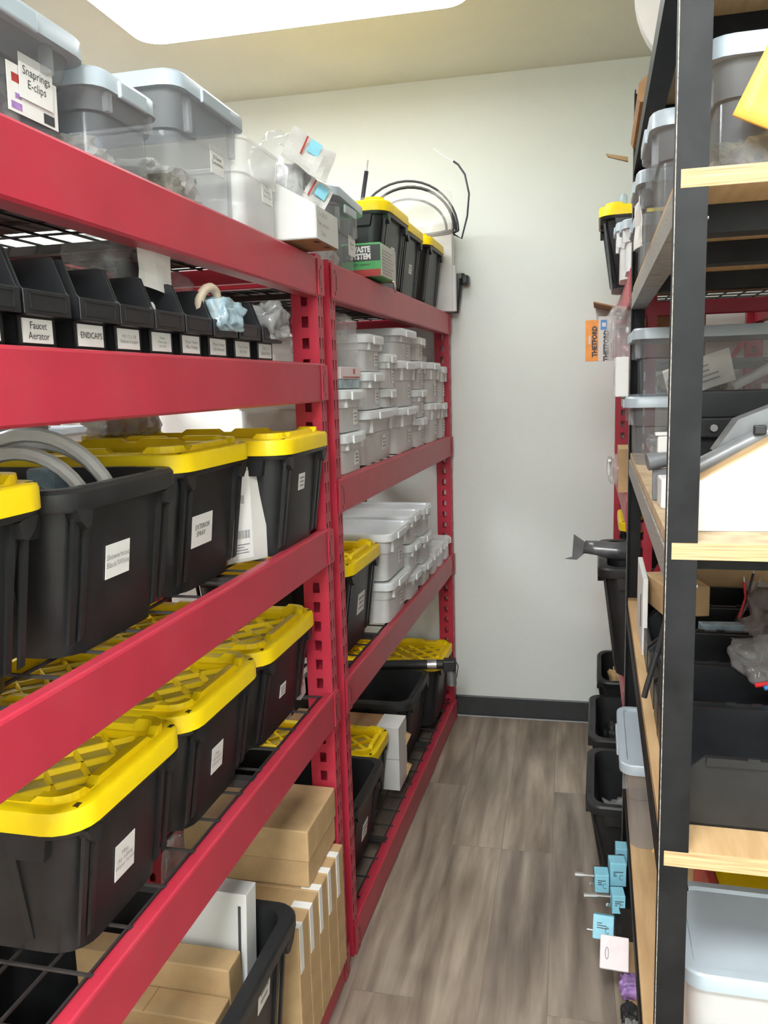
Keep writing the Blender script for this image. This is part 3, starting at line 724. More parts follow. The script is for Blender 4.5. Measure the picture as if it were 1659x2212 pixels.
# ================================================================== NEAR RACK, FOURTH DECK
ZD = .8422
tote(*spot('N', 1.084, .03, ZD), .326, .53, .235, 'black tote with a quilted yellow lid, labelled Misc. Air tubing Water hoses', text='Misc.\nAir tubing\nWater hoses', lw=.056, lh=.060, lx=-.009/.326, lz=.40, size=.0105, m='inkg')
tote(*spot('N', 1.426, .03, ZD), .340, .53, .235, 'black tote with a quilted yellow lid, middle of the three on the fourth deck', text='Misc.\nRV water\nConnectors', lw=.050, lh=.054, lx=-.01/.340, lz=.42, size=.0095, m='inkg')
tote(*spot('N', 1.793, .03, ZD), .376, .53, .235, 'black tote with a quilted yellow lid, farthest of the three on the fourth deck', text='~', lw=.038, lh=.032, lx=.0, lz=.40)
def stained(loc, rz):
    t = thing('stained_carton', 'small stained white carton leaning beside the red upright on the fourth deck', 'box', loc, rz, rot=(0, math.radians(-6), rz))
    bm = bmesh.new(); box(bm, -.022, .022, 0, .14, 0, .088, .002); mesh('body', bm, 'card', t)
    bm = bmesh.new()
    for (x, z, w, h) in ((-.006, .052, .008, .010), (.003, .055, .005, .012), (.011, .052, .007, .016), (.0, .038, .009, .014), (-.017, .022, .006, .02)): crumple(bm, (x, -.0006, z-h/2), (w/2, .0006, h/2), w*900, .3, 2)
    mesh('stain', bm, 'tan', t)
stained(*spot('N', 1.988, .080, ZD))
carton(*spot('N', 1.990, .25, ZD), .038, .20, .13, 'small brown carton behind the stained white carton', m='kraftd')

# ================================================================== NEAR RACK, BOTTOM DECK
ZE = .1008
tote(*spot('N', 1.305, -.052, ZE), .50, .74, .447, 'big open black tote full of brown boxes on the bottom deck', lid=False, text='~', lw=.062, lh=.072, lx=.085/.5, lz=.82, group='open black totes')
(lt, rt) = spot('N', 1.305, -.052, ZE)
def intote(x, y, z):                                   # a place inside the big tote
    c, s = math.cos(rt), math.sin(rt); return (lt[0]+c*x-s*y, lt[1]+s*x+c*y, lt[2]+z)
BX = 'brown cardboard boxes packed in the big tote'
carton(intote(-.104, .085, .012), rt, .140, .30, .335, 'lower kraft box at the front of the big open tote, nearest the camera', group=BX)
carton(intote(.003, .08, .012), rt, .068, .30, .365, 'kraft box second from the near side in the big open tote', group=BX)
carton(intote(.070, .08, .012), rt, .060, .34, .420, 'tall kraft box in the big open tote beside the white printed box', group=BX)
def printed_white(loc, rz):
    w, d, h = .052, .17, .515
    t = thing('printed_carton', 'tall white box with grey and black print leaning in the big open tote', 'box', loc, 0, rot=(.02, .05, rz))
    bm = bmesh.new(); box(bm, -w/2, w/2, 0, d, 0, h, .002); mesh('body', bm, 'card', t)
    X = -w/2
    def patch(nm, y0, y1, z0, z1, ml, par, k=1):
        bm = bmesh.new(); box(bm, X-.0008*k, X, y0, y1, z0, z1); return mesh(nm, bm, ml, par)
    patch('black_stripe', .012, .018, .02, h*.95, 'ink', t)
    patch('black_band', .05, .15, .305, .330, 'ink', t)
    p = patch('grey_panel', .030, .11, .245, .305, 'inkg', t)
    for i in range(4): patch('stripe', .036+i*.018, .044+i*.018, .25, .298, 'white', p, 2)
    bm = bmesh.new(); tube(bm, [(X-.0008, .075+.014*math.cos(a), .365+.022*math.sin(a)) for a in [PI*1.7*i/16 for i in range(17)]], .001, 4); mesh('hook_print', bm, 'ink', t)
printed_white(intote(.128, .085, .02), rt)
# tall kraft cartons
ys = [1.644, 1.7165, 1.789, 1.8615, 1.934]
nm = ['nearest to the big tote', 'second from the big tote', 'middle of the row of five', 'second from the red upright', 'against the red upright']
for i, (y, s) in enumerate(zip(ys, nm)):
    carton(*spot('N', y, -.018, ZE), .071, .34, .340, 'tall narrow kraft carton with a white tape strip, '+s, tape='front', group='row of tall kraft cartons')
def lidded_kraft(loc, rz):
    w, d, h = .228, .33, .150
    t = thing('kraft_box', 'large kraft box with a lift-off lid lying on top of the tall narrow cartons', 'box', loc, rz)
    bm = bmesh.new(); box(bm, -w/2+.003, w/2-.003, .003, d-.003, 0, h-.02, .003); mesh('base', bm, 'kraft', t)
    bm = bmesh.new(); box(bm, -w/2, w/2, 0, d, h*.45, h, .004); mesh('lid', bm, 'kraft', t)
lidded_kraft(*spot('N', 1.872, .003, ZE+.3425))
bag(*spot('N', 1.97, .42, ZE+.02), (.05, .09, .16), 61, 'pale clear bag standing behind the kraft boxes by the upright', 'film', .25)
carton(*spot('N', .90, .06, ZE), .26, .36, .40, 'brown carton on the bottom deck seen through the wire deck above it', m='kraft')

# ================================================================== FAR RACK, SHOEBOX SHELF
G1 = 'stacked frosted shoebox bins on the far rack'
def shoe(y0, y1, z0, z1, label, ins=.0, d=.34, lid=True, big=False, open_=False, group=G1, tx='~', zoff=0):
    return clear_bin(*spot('F', (y0+y1)/2, ins, z0), y1-y0-.004, d, z1-z0-.0015, label, lid=lid, m='shoebox', lm='lidw', latch=True, text=tx, lw=min(.04, (y1-y0)*.2), lh=min(.05, (z1-z0)*.36), lx=.16, lz=.33, group=group, name='shoebox_bin')
Z2 = 1.4068
S = 'frosted lidded bin, '
shoe(2.190, 2.432, Z2, 1.522, S+'bottom of the stack right beside the red uprights')
shoe(2.440, 2.853, Z2, 1.577, 'widest frosted lidded bin on the shelf, second from the uprights at the bottom', d=.42)
shoe(2.862, 3.188, Z2, 1.572, S+'large one at the bottom right behind the widest bin')
shoe(3.196, 3.400, Z2, 1.519, S+'small one at the bottom, directly past the middle of the shelf', ins=.008)
shoe(3.408, 3.660, Z2, 1.572, S+'tall one at the bottom, second from the wall')
shoe(3.664, 3.856, Z2, 1.566, S+'bottom one closest to the wall', ins=.006)
shoe(2.190, 2.432, 1.523, 1.644, S+'upper one of the pair by the uprights, under the big plastic bag')
shoe(2.445, 2.682, 1.578, 1.694, S+'standing on the widest bin at its uprights end')
shoe(2.688, 2.856, 1.578, 1.640, 'shallow frosted lidded bin standing on the widest bin at its wall end', ins=.004)
shoe(2.868, 3.188, 1.573, 1.737, S+'large one, second layer, right of the two milky stacked bins')
shoe(3.198, 3.398, 1.520, 1.631, S+'small one, second layer in the narrow four-high stack', ins=.008)
shoe(3.408, 3.662, 1.573, 1.741, S+'tall one with a dark near side, second layer, second from the wall')
shoe(3.666, 3.856, 1.567, 1.728, S+'second layer, closest to the wall', ins=.006)
shoe(2.445, 2.680, 1.695, 1.808, S+'top of the second stack from the uprights')
shoe(2.690, 2.854, 1.641, 1.755, 'pale milky bin above the shallow bin, in front of the tall stacks', lid=True)
shoe(2.872, 3.182, 1.738, 1.850, S+'highest one on the shelf, with brown goods inside')
shoe(3.200, 3.394, 1.632, 1.742, S+'small one, third layer in the narrow four-high stack', ins=.008)
shoe(3.202, 3.390, 1.743, 1.834, S+'small one on top of the narrow four-high stack', ins=.008)
shoe(3.668, 3.854, 1.729, 1.782, 'shallow frosted lidded bin set back on the last stack by the wall', ins=.10, d=.30)
for (y, z, s, sd, ml, lb) in ((2.31, Z2, (.07, .10, .035), 71, 'greymix', 'grey parts in the bottom bin by the uprights'), (2.65, Z2, (.13, .12, .05), 72, 'greymix', 'grey parts in the widest frosted bin'), (3.02, Z2, (.10, .10, .05), 73, 'whitemix', 'pale parts in the large bottom bin behind the widest bin'),
                          (2.56, 1.578, (.07, .10, .035), 75, 'greymix', 'grey parts in the bin standing on the widest bin'), (2.56, 1.695, (.07, .10, .035), 76, 'greymix', 'dark grey parts in the top bin of the second stack'), (3.03, 1.738, (.10, .10, .032), 77, 'brownmix', 'brown parts in the highest bin of the shelf'),
                          (3.53, 1.573, (.08, .10, .05), 78, 'greymix', 'grey parts in the tall second-layer bin near the wall'), (2.31, 1.523, (.07, .10, .035), 79, 'brownmix', 'brown parts in the bin under the big plastic bag')):
    contents(*spot('F', y, .15, z+.004), s, sd, lb, ml, group='loose goods seen inside the frosted bins')
bag(*spot('F', 2.31, .09, 1.7108), (.105, .085, .078), 81, 'big clear plastic bag slumped over the first shoebox stack', 'film', .3)
def blister(loc, rz):
    t = thing('blister_box', 'pink and blue printed pack at the bottom of the big plastic bag', 'box', loc, rz)
    bm = bmesh.new(); box(bm, -.10, .10, 0, .09, .026, .06, .002); mesh('upper', bm, 'pink', t)
    bm = bmesh.new(); box(bm, -.095, .095, .004, .088, 0, .026, .002); mesh('lower', bm, 'filmb', t)
    bm = bmesh.new(); box(bm, -.08, .08, -.001, 0, .030, .033); box(bm, .02, .035, -.001, 0, .04, .055); mesh('print', bm, 'redp', t)
blister(*spot('F', 2.31, .012, 1.6455))

# ================================================================== FAR RACK, THIRD DECK
Z3 = .8408
tote(*spot('F', 2.437, .02, Z3), .385, .53, .285, 'black tote with a yellow lid standing beside the uprights, in front of frosted bins', text='~', lw=.075, lh=.066, lx=.06, lz=.47)
shoe(2.652, 2.968, Z3, .988, 'large frosted lidded bin at the bottom beside the yellow-lidded tote', d=.42, ins=-.004)
shoe(2.976, 3.190, Z3, .940, 'small frosted lidded bin on the lower shelf, right past the large stacked pair')
shoe(3.198, 3.402, Z3, .930, 'small frosted lidded bin on the lower shelf, next to the open trays')
shoe(2.652, 2.968, .989, 1.157, 'large frosted lidded bin stacked on its twin beside the yellow-lidded tote', d=.42, ins=-.004)
shoe(2.978, 3.188, .941, 1.054, 'small frosted lidded bin, middle of the stack past the large pair')
shoe(3.200, 3.400, .931, 1.045, 'small frosted lidded bin, middle of the stack next to the open trays')
shoe(2.980, 3.186, 1.055, 1.166, 'small frosted lidded bin, top of the stack past the large pair')
shoe(3.202, 3.398, 1.046, 1.160, 'small frosted lidded bin, top of the stack next to the open trays')
for (a, b, lb) in ((3.410, 3.555, 'nearest to the lidded stacks'), (3.560, 3.705, 'middle of the three'), (3.710, 3.856, 'closest to the wall')):
    clear_bin(*spot('F', (a+b)/2, .0, Z3), b-a-.003, .36, .106, 'open pale frosted tray without a lid, '+lb, lid=False, m='shoebox', lm='lidw', latch=True, group='open frosted trays', name='open_tray')
carton(*spot('F', 3.63, .40, Z3), .36, .14, .285, 'brown corrugated carton standing behind the open trays', m='kraftd')
contents(*spot('F', 3.632, .20, Z3+.05), (.05, .07, .03), 85, 'brown and yellow parts heaped in the middle open tray', 'brownmix')
contents(*spot('F', 3.485, .14, Z3+.04), (.05, .07, .03), 86, 'pale boxed parts in the first open tray', 'whitemix')

# ================================================================== FAR RACK, BOTTOM DECK
Z4 = .0978
tote(*spot('F', 2.435, .028, Z4), .392, .55, .275, 'open black tote on the bottom deck just past the red uprights', lid=False, text='~', lw=.060, lh=.060, lx=.05, lz=.38, group='open black totes')
tote(*spot('F', 2.780, .085, Z4), .262, .50, .250, 'black tote with a dull yellow lid half hidden behind the open tote', group='black totes with yellow lids')
for (z, lb) in ((Z4, 'lower'), (Z4+.128, 'upper')):
    (l, r) = spot('F', 2.990, .058, z)
    t = thing('long_carton', lb+' one of two long brown cartons with white ends, stacked on the bottom deck', 'box', l, r, 'long brown cartons with white ends')
    bm = bmesh.new(); box(bm, -.064, .064, .0, .45, 0, .125, .002); mesh('body', bm, 'kraftd', t)
    bm = bmesh.new(); box(bm, -.065, .065, -.0015, .088, .001, .1262); mesh('white_end', bm, 'card', t)
    bm = bmesh.new(); prism(bm, [(.0, .0), (-.022, .05), (.0, .06)], 'x', .05, .064); mesh('torn_flap', bm, 'kraft', t)
tote(*spot('F', 3.280, .040, Z4), .425, .55, .292, 'open black tote under the black actuator tube on the bottom deck', lid=False, group='open black totes')
tote(*spot('F', 3.678, .004, Z4), .350, .50, .300, 'black tote with a flat yellow lid at the wall end of the bottom deck')
(l, r) = spot('F', 3.44, -.045, .436)
t = thing('linear_actuator', 'black actuator tube with a silver band and grey motor, lying across the totes', 'actuator', l, 0, rot=(-.03, 0, r+.12))
bm = bmesh.new(); tube(bm, [(0, .02, 0), (0, .46, 0)], .021, 14); mesh('tube', bm, 'rubber', t, True)
bm = bmesh.new(); tube(bm, [(0, .05, 0), (0, .09, 0)], .0225, 14); mesh('silver_band', bm, 'steel', t, True)
bm = bmesh.new(); box(bm, -.024, .03, -.035, .022, -.026, .022, .006); mesh('gear_head', bm, 'rubber', t)
bm = bmesh.new(); tube(bm, [(.03, -.01, -.018), (.03, -.01, -.105)], .022, 14); mesh('motor', bm, 'greysteel', t, True)
bm = bmesh.new(); tube(bm, [(.045, -.03, -.0), (.065, -.04, -.03), (.06, -.03, -.085), (.04, -.02, -.11)], .0022, 6); mesh('lead', bm, 'cable', t, 2)

# ================================================================== NEXT AISLE, GLIMPSED
FG = 'clear bins in the next aisle'
for (y, z, w, h, lb) in ((2.245, 1.2908, .28, .20, 'nearest one on the left'), (2.55, 1.2908, .34, .22, 'second one, with a green tint'), (2.92, 1.2908, .30, .18, 'third one'), (3.25, 1.2908, .28, .22, 'fourth one, by the red upright'), (3.55, 1.2908, .26, .20, 'last one')):
    clear_bin((-2.075, y, z), PI/2, w, .42, h, 'pale clear bin glimpsed in the next aisle, '+lb, group=FG, m='clear2', latch=False)
for (y, w, h, lb) in ((2.35, .22, .12, 'over the first two bins'), (2.95, .24, .13, 'over the third bin')):
    carton((-2.10, y, 1.514), PI/2, w, .3, h, 'white carton glimpsed in the next aisle, '+lb, m='card', group='white cartons in the next aisle')
for (y, s, ml, lb) in ((1.38, (.11, .07, .036), 'filmg', 'grey bag of dark goods behind the near rack, left one'), (1.60, (.10, .07, .037), 'film', 'clear bag of dark goods behind the near rack, middle one'), (1.84, (.11, .07, .038), 'filmg', 'brownish grey bag behind the near rack next to its rear upright')):
    bag(*spot('N', y, .46, 1.549), s, int(y*100), lb, ml, .25)

# ================================================================== BLACK SHELVING UNIT (right, near)
KL = 1.39                                            # from y=2.505 (local 0) to y=1.115
(kl, kr) = spot('K', 2.505, 0, 0)
ks = thing('shelving_unit', 'black steel shelving unit with plywood shelves on the right of the aisle', 'shelf', kl, kr)
KD, KH, AW = .50, 2.42, .038
for X, sx in ((0, 1), (KL, -1)):
    for Y, sy in ((0, 1), (KD, -1)):
        bm = bmesh.new(); th = .003
        prism(bm, [(X, Y), (X+sx*AW, Y), (X+sx*AW, Y+sy*th), (X+sx*th, Y+sy*th), (X+sx*th, Y+sy*AW), (X, Y+sy*AW)], 'z', 0, KH)
        o = mesh('upright', bm, 'blacksteel', ks)
        if Y == 0:
            bm = bmesh.new(); a, b = sorted((X-sx*.0006, X+sx*.0042)); box(bm, a, b, -.0008, .0002, 0, KH); mesh('worn_edge', bm, 'scuffed', o)
KZ = [2.245, 1.885, 1.420, .985, .450, .065]
for i, z in enumerate(KZ):
    bm = bmesh.new(); prism(bm, [(.0005, z-.042), (.0005, z), (.0035, z), (.0035, z-.039), (.040, z-.039), (.040, z-.042)], 'x', .004, KL-.004)
    mesh('front_angle', bm, 'scuffed' if i in (1, 2) else 'blacksteel', ks)
    bm = bmesh.new(); prism(bm, [(KD-.0005, z-.042), (KD-.0005, z), (KD-.0035, z), (KD-.0035, z-.039), (KD-.040, z-.039), (KD-.040, z-.042)], 'x', .004, KL-.004); mesh('rear_angle', bm, 'blacksteel', ks)
    for k in (.10, .34, .66):
        bm = bmesh.new(); box(bm, KL*(1-k)-.024, KL*(1-k)+.024, .042, KD-.042, z-.042, z-.006); mesh('cross_bar', bm, 'blacksteel', ks)
    bm = bmesh.new(); box(bm, .006, KL-.001, .0045, KD-.005, z-.005, z+.018, .001); p = mesh('plywood_board', bm, 'osb' if i == 2 else 'wood', ks)
    bm = bmesh.new(); box(bm, KL-.0012, KL+.0004, .006, KD-.006, z-.0045, z+.0175); mesh('board_edge', bm, 'ply', p)
BT = [z+.0182 for z in KZ]

# top shelf bits
bm = bmesh.new(); prism(bm, [(.0, 0), (.10, 0), (.12, .05), (.02, .06), (-.003, .04), (-.006, .012)], 'x', -.15, .24)
solo('cardboard_flat', bm, 'kraftd', 'folded dark brown cardboard lying on the top shelf, its edge bulging over the front', 'cardboard', *spot('K', 2.29, -.004, BT[0]))
bm = bmesh.new(); loft(bm, [(.40, .40, .199, -.015), (.40, .40, .199, .015)], 0, n=12)
solo('round_disc', bm, 'cardg', 'round grey brown disc standing on the top shelf at the top edge of the picture', 'disc', (.335, 1.98, BT[0]+.2), 0, rot=(PI/2, 0, 0), smooth=True)
bm = bmesh.new(); prism(bm, [(0, 0), (.055, .018), (.06, .026), (.0, .012)], 'x', -.006, .006)
solo('wood_splinter', bm, 'ply', 'pale wood splinter sticking out at the far corner of the top shelf', 'splinter', (.160, 2.505, 2.245), kr+PI)

# second shelf
B1_ = BT[1]
GK = 'clear lidded bins on the black shelving unit'
t = clear_bin(*spot('K', 1.305, .035, B1_), .29, .42, .165, 'big clear lidded bin beside the black post, behind the golden padded mailer', group=GK)
bm = bmesh.new(); sheet(bm, .15, .17, 5, .006, 8, 8, .006)
solo('padded_mailer', bm, 'manila', 'golden padded mailer leaning against the big clear bin by the black post', 'envelope', (.262, 1.138, B1_+.030), 0, rot=(-.03, .45, .03), smooth=2)
contents(*spot('K', 1.31, .17, B1_+.006), (.09, .11, .035), 91, 'reddish brown goods at the bottom of the big clear bin by the post', 'brownmix')
clear_bin(*spot('K', 1.615, -.012, B1_), .29, .40, .175, 'clear lidded bin on the second shelf left of the black post, with a bluish cast', group=GK)
contents(*spot('K', 1.60, .16, B1_+.006), (.09, .11, .05), 92, 'bluish goods in the clear bin left of the black post', 'bluemix')
clear_bin(*spot('K', 1.935, -.018, B1_), .28, .40, .160, 'clear lidded bin on the second shelf, second one past the black post', group=GK)
clear_bin(*spot('K', 2.245, -.010, B1_), .27, .40, .130, 'lower clear lidded bin at the far end of the second shelf', group=GK)
bm = bmesh.new(); sheet(bm, .10, .085, 12, .004, 6, 6, .001)
solo('white_card', bm, 'card', 'white card with faint print tucked against the edge of the second shelf', 'card', (.134, 1.735, B1_+.001), 0, rot=(.05, 0, kr+.05))

# third shelf
B2_ = BT[2]
clear_bin(*spot('K', 2.275, -.022, B2_), .36, .44, .168, 'lower of two stacked clear bins on the third shelf', group=GK)
clear_bin(*spot('K', 2.285, -.008, B2_+.1665), .36, .46, .165, 'upper of two stacked clear bins on the third shelf, with a printed sheet inside', group=GK)
contents(*spot('K', 2.28, .17, B2_+.006), (.11, .13, .04), 93, 'grey goods in the lower stacked clear bin', 'greymix')
contents(*spot('K', 2.32, .15, B2_+.173), (.09, .09, .03), 94, 'greenish and grey goods in the upper stacked clear bin', 'brownmix')
(l, r) = spot('K', 2.16, .16, B2_+.178)
t = thing('leaflet', 'white instruction leaflet with symbols seen through the upper stacked clear bin', 'leaflet', l, 0, rot=(.35, -.32, .05))
bm = bmesh.new(); sheet(bm, .16, .085, 3, .003, 6, 6, .0008); mesh('paper', bm, 'white', t)
lettering('\u2297 ?!', .03, t, (-.045, -.006, .045), 'inkg')
for i in range(4):
    bm = bmesh.new(); box(bm, .0, .02+.05*rnd.random(), -.0058, -.005, .022+i*.013, .026+i*.013); mesh('print', bm, 'inkg', t)
bm = bmesh.new(); tube(bm, [(0, 0, 0), (.10, .02, .045), (.16, .02, .085)], .012, 8)
solo('white_tube', bm, 'card', 'pale tube lying inside the upper stacked clear bin', 'tube', (.39, 2.17, B2_+.185), .2, smooth=True)
t = carton(spot('K', 2.27, -.046, B2_+.167)[0], kr, .16, .033, .100, 'small white carton standing on the lower stacked bin, in front of the upper one', m='card')
def white_panel():
    t = thing('foam_sheet', 'white corrugated carton with a slanted top on the near end of the third shelf', 'box', (.1745, 1.20, B2_+.0005), .02)
    bm = bmesh.new(); prism(bm, [(0, 0), (.34, 0), (.34, .175), (.10, .125), (.0, .068)], 'y', 0, .05); mesh('body', bm, 'card', t)
    bm = bmesh.new(); prism(bm, [(.0, .068), (.10, .125), (.10, .128), (.0, .071)], 'y', .0, .05); mesh('brown_edge', bm, 'kraft', t)
white_panel()
def nozzle():
    t = thing('hand_tool', 'grey moulded tool with a long nozzle lying on the white carton', 'tool', (.188, 1.235, B2_+.076), 0)
    bm = bmesh.new(); tube(bm, [(-.012, .015, .004), (.06, .02, .042), (.11, .02, .066)], .013, 12); mesh('nozzle', bm, 'gunmetal', t, True)
    bm = bmesh.new(); prism(bm, [(.02, .03), (.05, .075), (.10, .095), (.17, .12), (.20, .15), (.24, .15), (.24, .09), (.12, .062)], 'y', .03, .075); mesh('grip', bm, 'gunmetal', t)
    bm = bmesh.new(); tube(bm, [(-.016, .0145, .0025), (-.006, .0155, .0075)], .0095, 10); mesh('metal_tip', bm, 'steel', t, True)
    bm = bmesh.new(); box(bm, .066, .082, .0, .012, .055, .068, .002); mesh('slot_plate', bm, 'rubber', t)
nozzle()
(l, r) = spot('K', 1.40, .02, B2_+.0)
t = thing('metal_bracket', 'black metal bracket with rivets lying behind the grey tool', 'bracket', (.19, 1.42, B2_+.115), .05)
bm = bmesh.new(); box(bm, 0, .30, 0, .05, .03, .075, .004); box(bm, 0, .09, -.012, .0, .0, .032, .003); box(bm, 0, .30, 0, .05, -.115, .03, .003); mesh('plate', bm, 'blacksteel', t)
bm = bmesh.new()
for x in (.012, .038): tube(bm, [(x, -.016, .016), (x, -.011, .016)], .006, 8)
mesh('rivet', bm, 'steel', t, True)
(l, r) = spot('K', 1.52, .0, B2_)
t = thing('pipe_clamp', 'grey pipe end with a white plastic clip just left of the black post', 'pipe fitting', (.146, 1.50, B2_+.070), 0)
bm = bmesh.new(); tube(bm, [(-.010, .0, -.002), (.06, .01, .012)], .015, 14); mesh('pipe', bm, 'gunmetal', t, True)
bm = bmesh.new(); box(bm, .006, .05, -.006, .006, .014, .044, .003); box(bm, .002, .05, -.008, .008, .044, .050, .001); mesh('clip', bm, 'cardg', t)
bm = bmesh.new(); box(bm, .0, .05, .004, .016, -.070, -.014, .002); mesh('stand', bm, 'gunmetal', t)
t = thing('wrapped_carton', 'small white and blue wrapped carton under the grey pipe end', 'box', (.150, 1.405, B2_), 0)
bm = bmesh.new(); box(bm, 0, .05, 0, .06, 0, .050, .003); mesh('body', bm, 'card', t)
bm = bmesh.new(); box(bm, .016, .034, -.001, .061, .012, .0512, .001); mesh('blue_wrap', bm, 'bluep', t)

# fourth shelf: the row of hopper bins seen end on
B3_ = BT[3]
def big_hopper(y, label, w=.185, d=.30, h=.108):
    (l, r) = spot('K', y, .022, B3_)
    t = thing('parts_bin', label, 'bin', l, r, 'row of large black parts bins on the fourth shelf')
    th = .004; bm = bmesh.new()
    for s in (-1, 1):
        a, b = sorted((s*w/2, s*(w/2-th))); prism(bm, [(.012, 0), (d, 0), (d, h), (.045, h), (.0, h*.62), (.0, h*.4)], 'x', a, b)
        a, b = sorted((s*w/2, s*(w/2+.006))); prism(bm, [(.045, h), (.045, h-.012), (d, h-.012), (d, h)], 'x', a, b)
    box(bm, -w/2, w/2, .012, d, 0, th); box(bm, -w/2, w/2, d-th, d, 0, h); box(bm, -w/2, w/2, 0, .012, h*.05, h*.62, .001)
    mesh('body', bm, 'blackbin', t)
    for k in (.10, .14, .21, .25):
        bm = bmesh.new(); box(bm, w/2+.001, w/2+.0075, k, k+.016, h-.0015, h+.0035); mesh('rim_lug', bm, 'blackbin', t)
for y, lb in ((1.285, 'large black parts bin at the near end of the row, flat side out'), (1.495, 'large black parts bin second from the near end'), (1.705, 'large black parts bin in the middle of the row, a clear bag on it'),
              (1.915, 'large black parts bin second from the far end, with wires in it'), (2.125, 'large black parts bin at the far end of the row by the kraft carton')):
    big_hopper(y, lb)
carton((.47, 2.235, B3_), .03, .42, .14, .165, 'brown cardboard carton behind the row of black parts bins', m='kraft')
bm = bmesh.new(); box(bm, -.06, .06, 0, .10, 0, .02, .004)
solo('white_tray', bm, 'card', 'low white tray on the black bins in front of the brown carton', 'tray', (.50, 2.09, B3_+.1115), 0)
(l, r) = spot('K', 1.90, .22, B3_+.02)
t = thing('wire_bundle', 'red and dark wires with bare ends standing up from a black parts bin', 'wires', (.362, 1.90, B3_+.01), 0)
for k, (pts, ml) in enumerate(((((0, 0, 0), (.008, 0, .09), (.026, .01, .15), (.022, .01, .185)), 'redwire'), (((-.012, 0, 0), (.0, .01, .08), (.03, .012, .15), (.040, .01, .205)), 'cable'), (((.0, .01, .02), (.02, .012, .11), (.044, .012, .165), (.052, .01, .185)), 'greysteel'))):
    bm = bmesh.new(); tube(bm, pts, .003, 6); w_ = mesh('wire', bm, ml, t, 2)
    bm = bmesh.new(); p = Vector(pts[-1]); q = (p-Vector(pts[-2])).normalized(); tube(bm, [p, p+q*.012], .0016, 5); mesh('bare_end', bm, 'steel', w_)
bm = bmesh.new(); box(bm, -.05, .05, 0, .03, 0, .04, .002)
solo('clear_sleeve', bm, 'filmb', 'small clear plastic sleeve with the wires, in a black parts bin', 'sleeve', (.335, 1.84, B3_+.075), .05)
t = thing('plastic_bag', 'clear zip bag of pink, blue and white tubing lying over the black parts bins', 'bag', (.40, 1.55, B3_+.112), 0)
bm = bmesh.new(); crumple(bm, (0, 0, 0), (.10, .13, .024), 101, .3, 4); mesh('film', bm, 'film', t, 2)
for k, (ml, dy) in enumerate((('redwire', 0), ('bluep', -.012), ('card', -.022), ('greysteel', .012))):
    bm = bmesh.new(); tube(bm, [(-.085+.012*k, -.10+dy, .012), (-.02, -.09+dy, .020), (.12, -.095+dy, .026)], .0042, 6); mesh('tubing', bm, ml, t, 2)
bag((.46, 1.80, B3_+.02), .2, (.08, .12, .085), 103, 'upright clear bag of dark goods among the black parts bins', 'filmg', .35)
bm = bmesh.new(); prism(bm, [(-.028, 0), (.030, 0), (.036, .035), (.022, .072), (-.006, .04)], 'y', 0, .02)
solo('torn_carton', bm, 'cardg', 'torn white carton corner poking out of a black parts bin', 'box', (.325, 1.385, B3_+.050), .1)
t = thing('white_carton', 'white carton leaning at the edge of the fourth shelf, left of the post', 'box', spot('K', 2.06, .018, B3_)[0], kr)
bm = bmesh.new(); box(bm, -.15, .10, 0, .012, 0, .185, .002); mesh('body', bm, 'card', t)
bm = bmesh.new(); box(bm, .02, .035, -.001, 0, .05, .13); mesh('print', bm, 'ink', t)
carton(spot('K', 1.98, .045, B3_+.110)[0], kr+.25, .16, .10, .07, 'small brown box with clear film behind the leaning white carton', m='kraft')
t = thing('strap_buckle', 'black strap with a buckle hanging over the edge of the fourth shelf beside the post', 'strap', (.157, 1.475, B3_+.135), 0)
bm = bmesh.new(); tube(bm, [(-.012, 0, -.005), (.002, .0, .035), (.016, 0, .10)], .006, 6); tube(bm, [(.010, .01, -.02), (.018, .01, .06), (.022, 0, .105)], .006, 6); mesh('strap', bm, 'rubber', t, True)
bm = bmesh.new(); tube(bm, [(.0, -.004, .035), (-.018, -.006, -.035), (-.021, -.006, -.05)], .0052, 6); mesh('prong', bm, 'rubber', t, True)
bm = bmesh.new(); box(bm, .005, .03, .005, .03, -.135, .02, .004); mesh('hanging_part', bm, 'rubber', t)

# fifth shelf
B4_ = BT[4]
clear_bin(*spot('K', 1.325, .045, B4_), .25, .44, .288, 'large clear bin with a pale lid at the bottom right, beside the black post', group=GK, m='clear2', lm='lid', latch=False)
clear_bin(*spot('K', 2.20, -.026, B4_), .39, .40, .235, 'narrow clear bin with a pale blue lid sticking out of the fifth shelf', group=GK, lm='lid')
bm = bmesh.new(); prism(bm, [(0, 0), (.36, 0), (.36, .155), (.0, .155)], 'y', 0, .20)
t = solo('yellow_tray', bm, 'yellow', 'yellow plastic tray behind the large clear bin at the bottom right', 'tray', (.31, 1.60, B4_), .03)
bm = bmesh.new(); box(bm, 0, .018, 0, .20, 0, .17, .002)
solo('red_tray', bm, 'redp', 'red plastic edge beside the yellow tray behind the black post', 'tray', (.285, 1.60, B4_), .03)
bm = bmesh.new(); sheet(bm, .045, .075, 4, .004, 6, 6, .0006, -.02)
solo('torn_tape', bm, 'manila', 'torn piece of yellowish packing tape hanging off the black post at the fourth shelf edge', 'tape', (.147, 1.245, .905), 0, rot=(.2, .5, kr+.9))

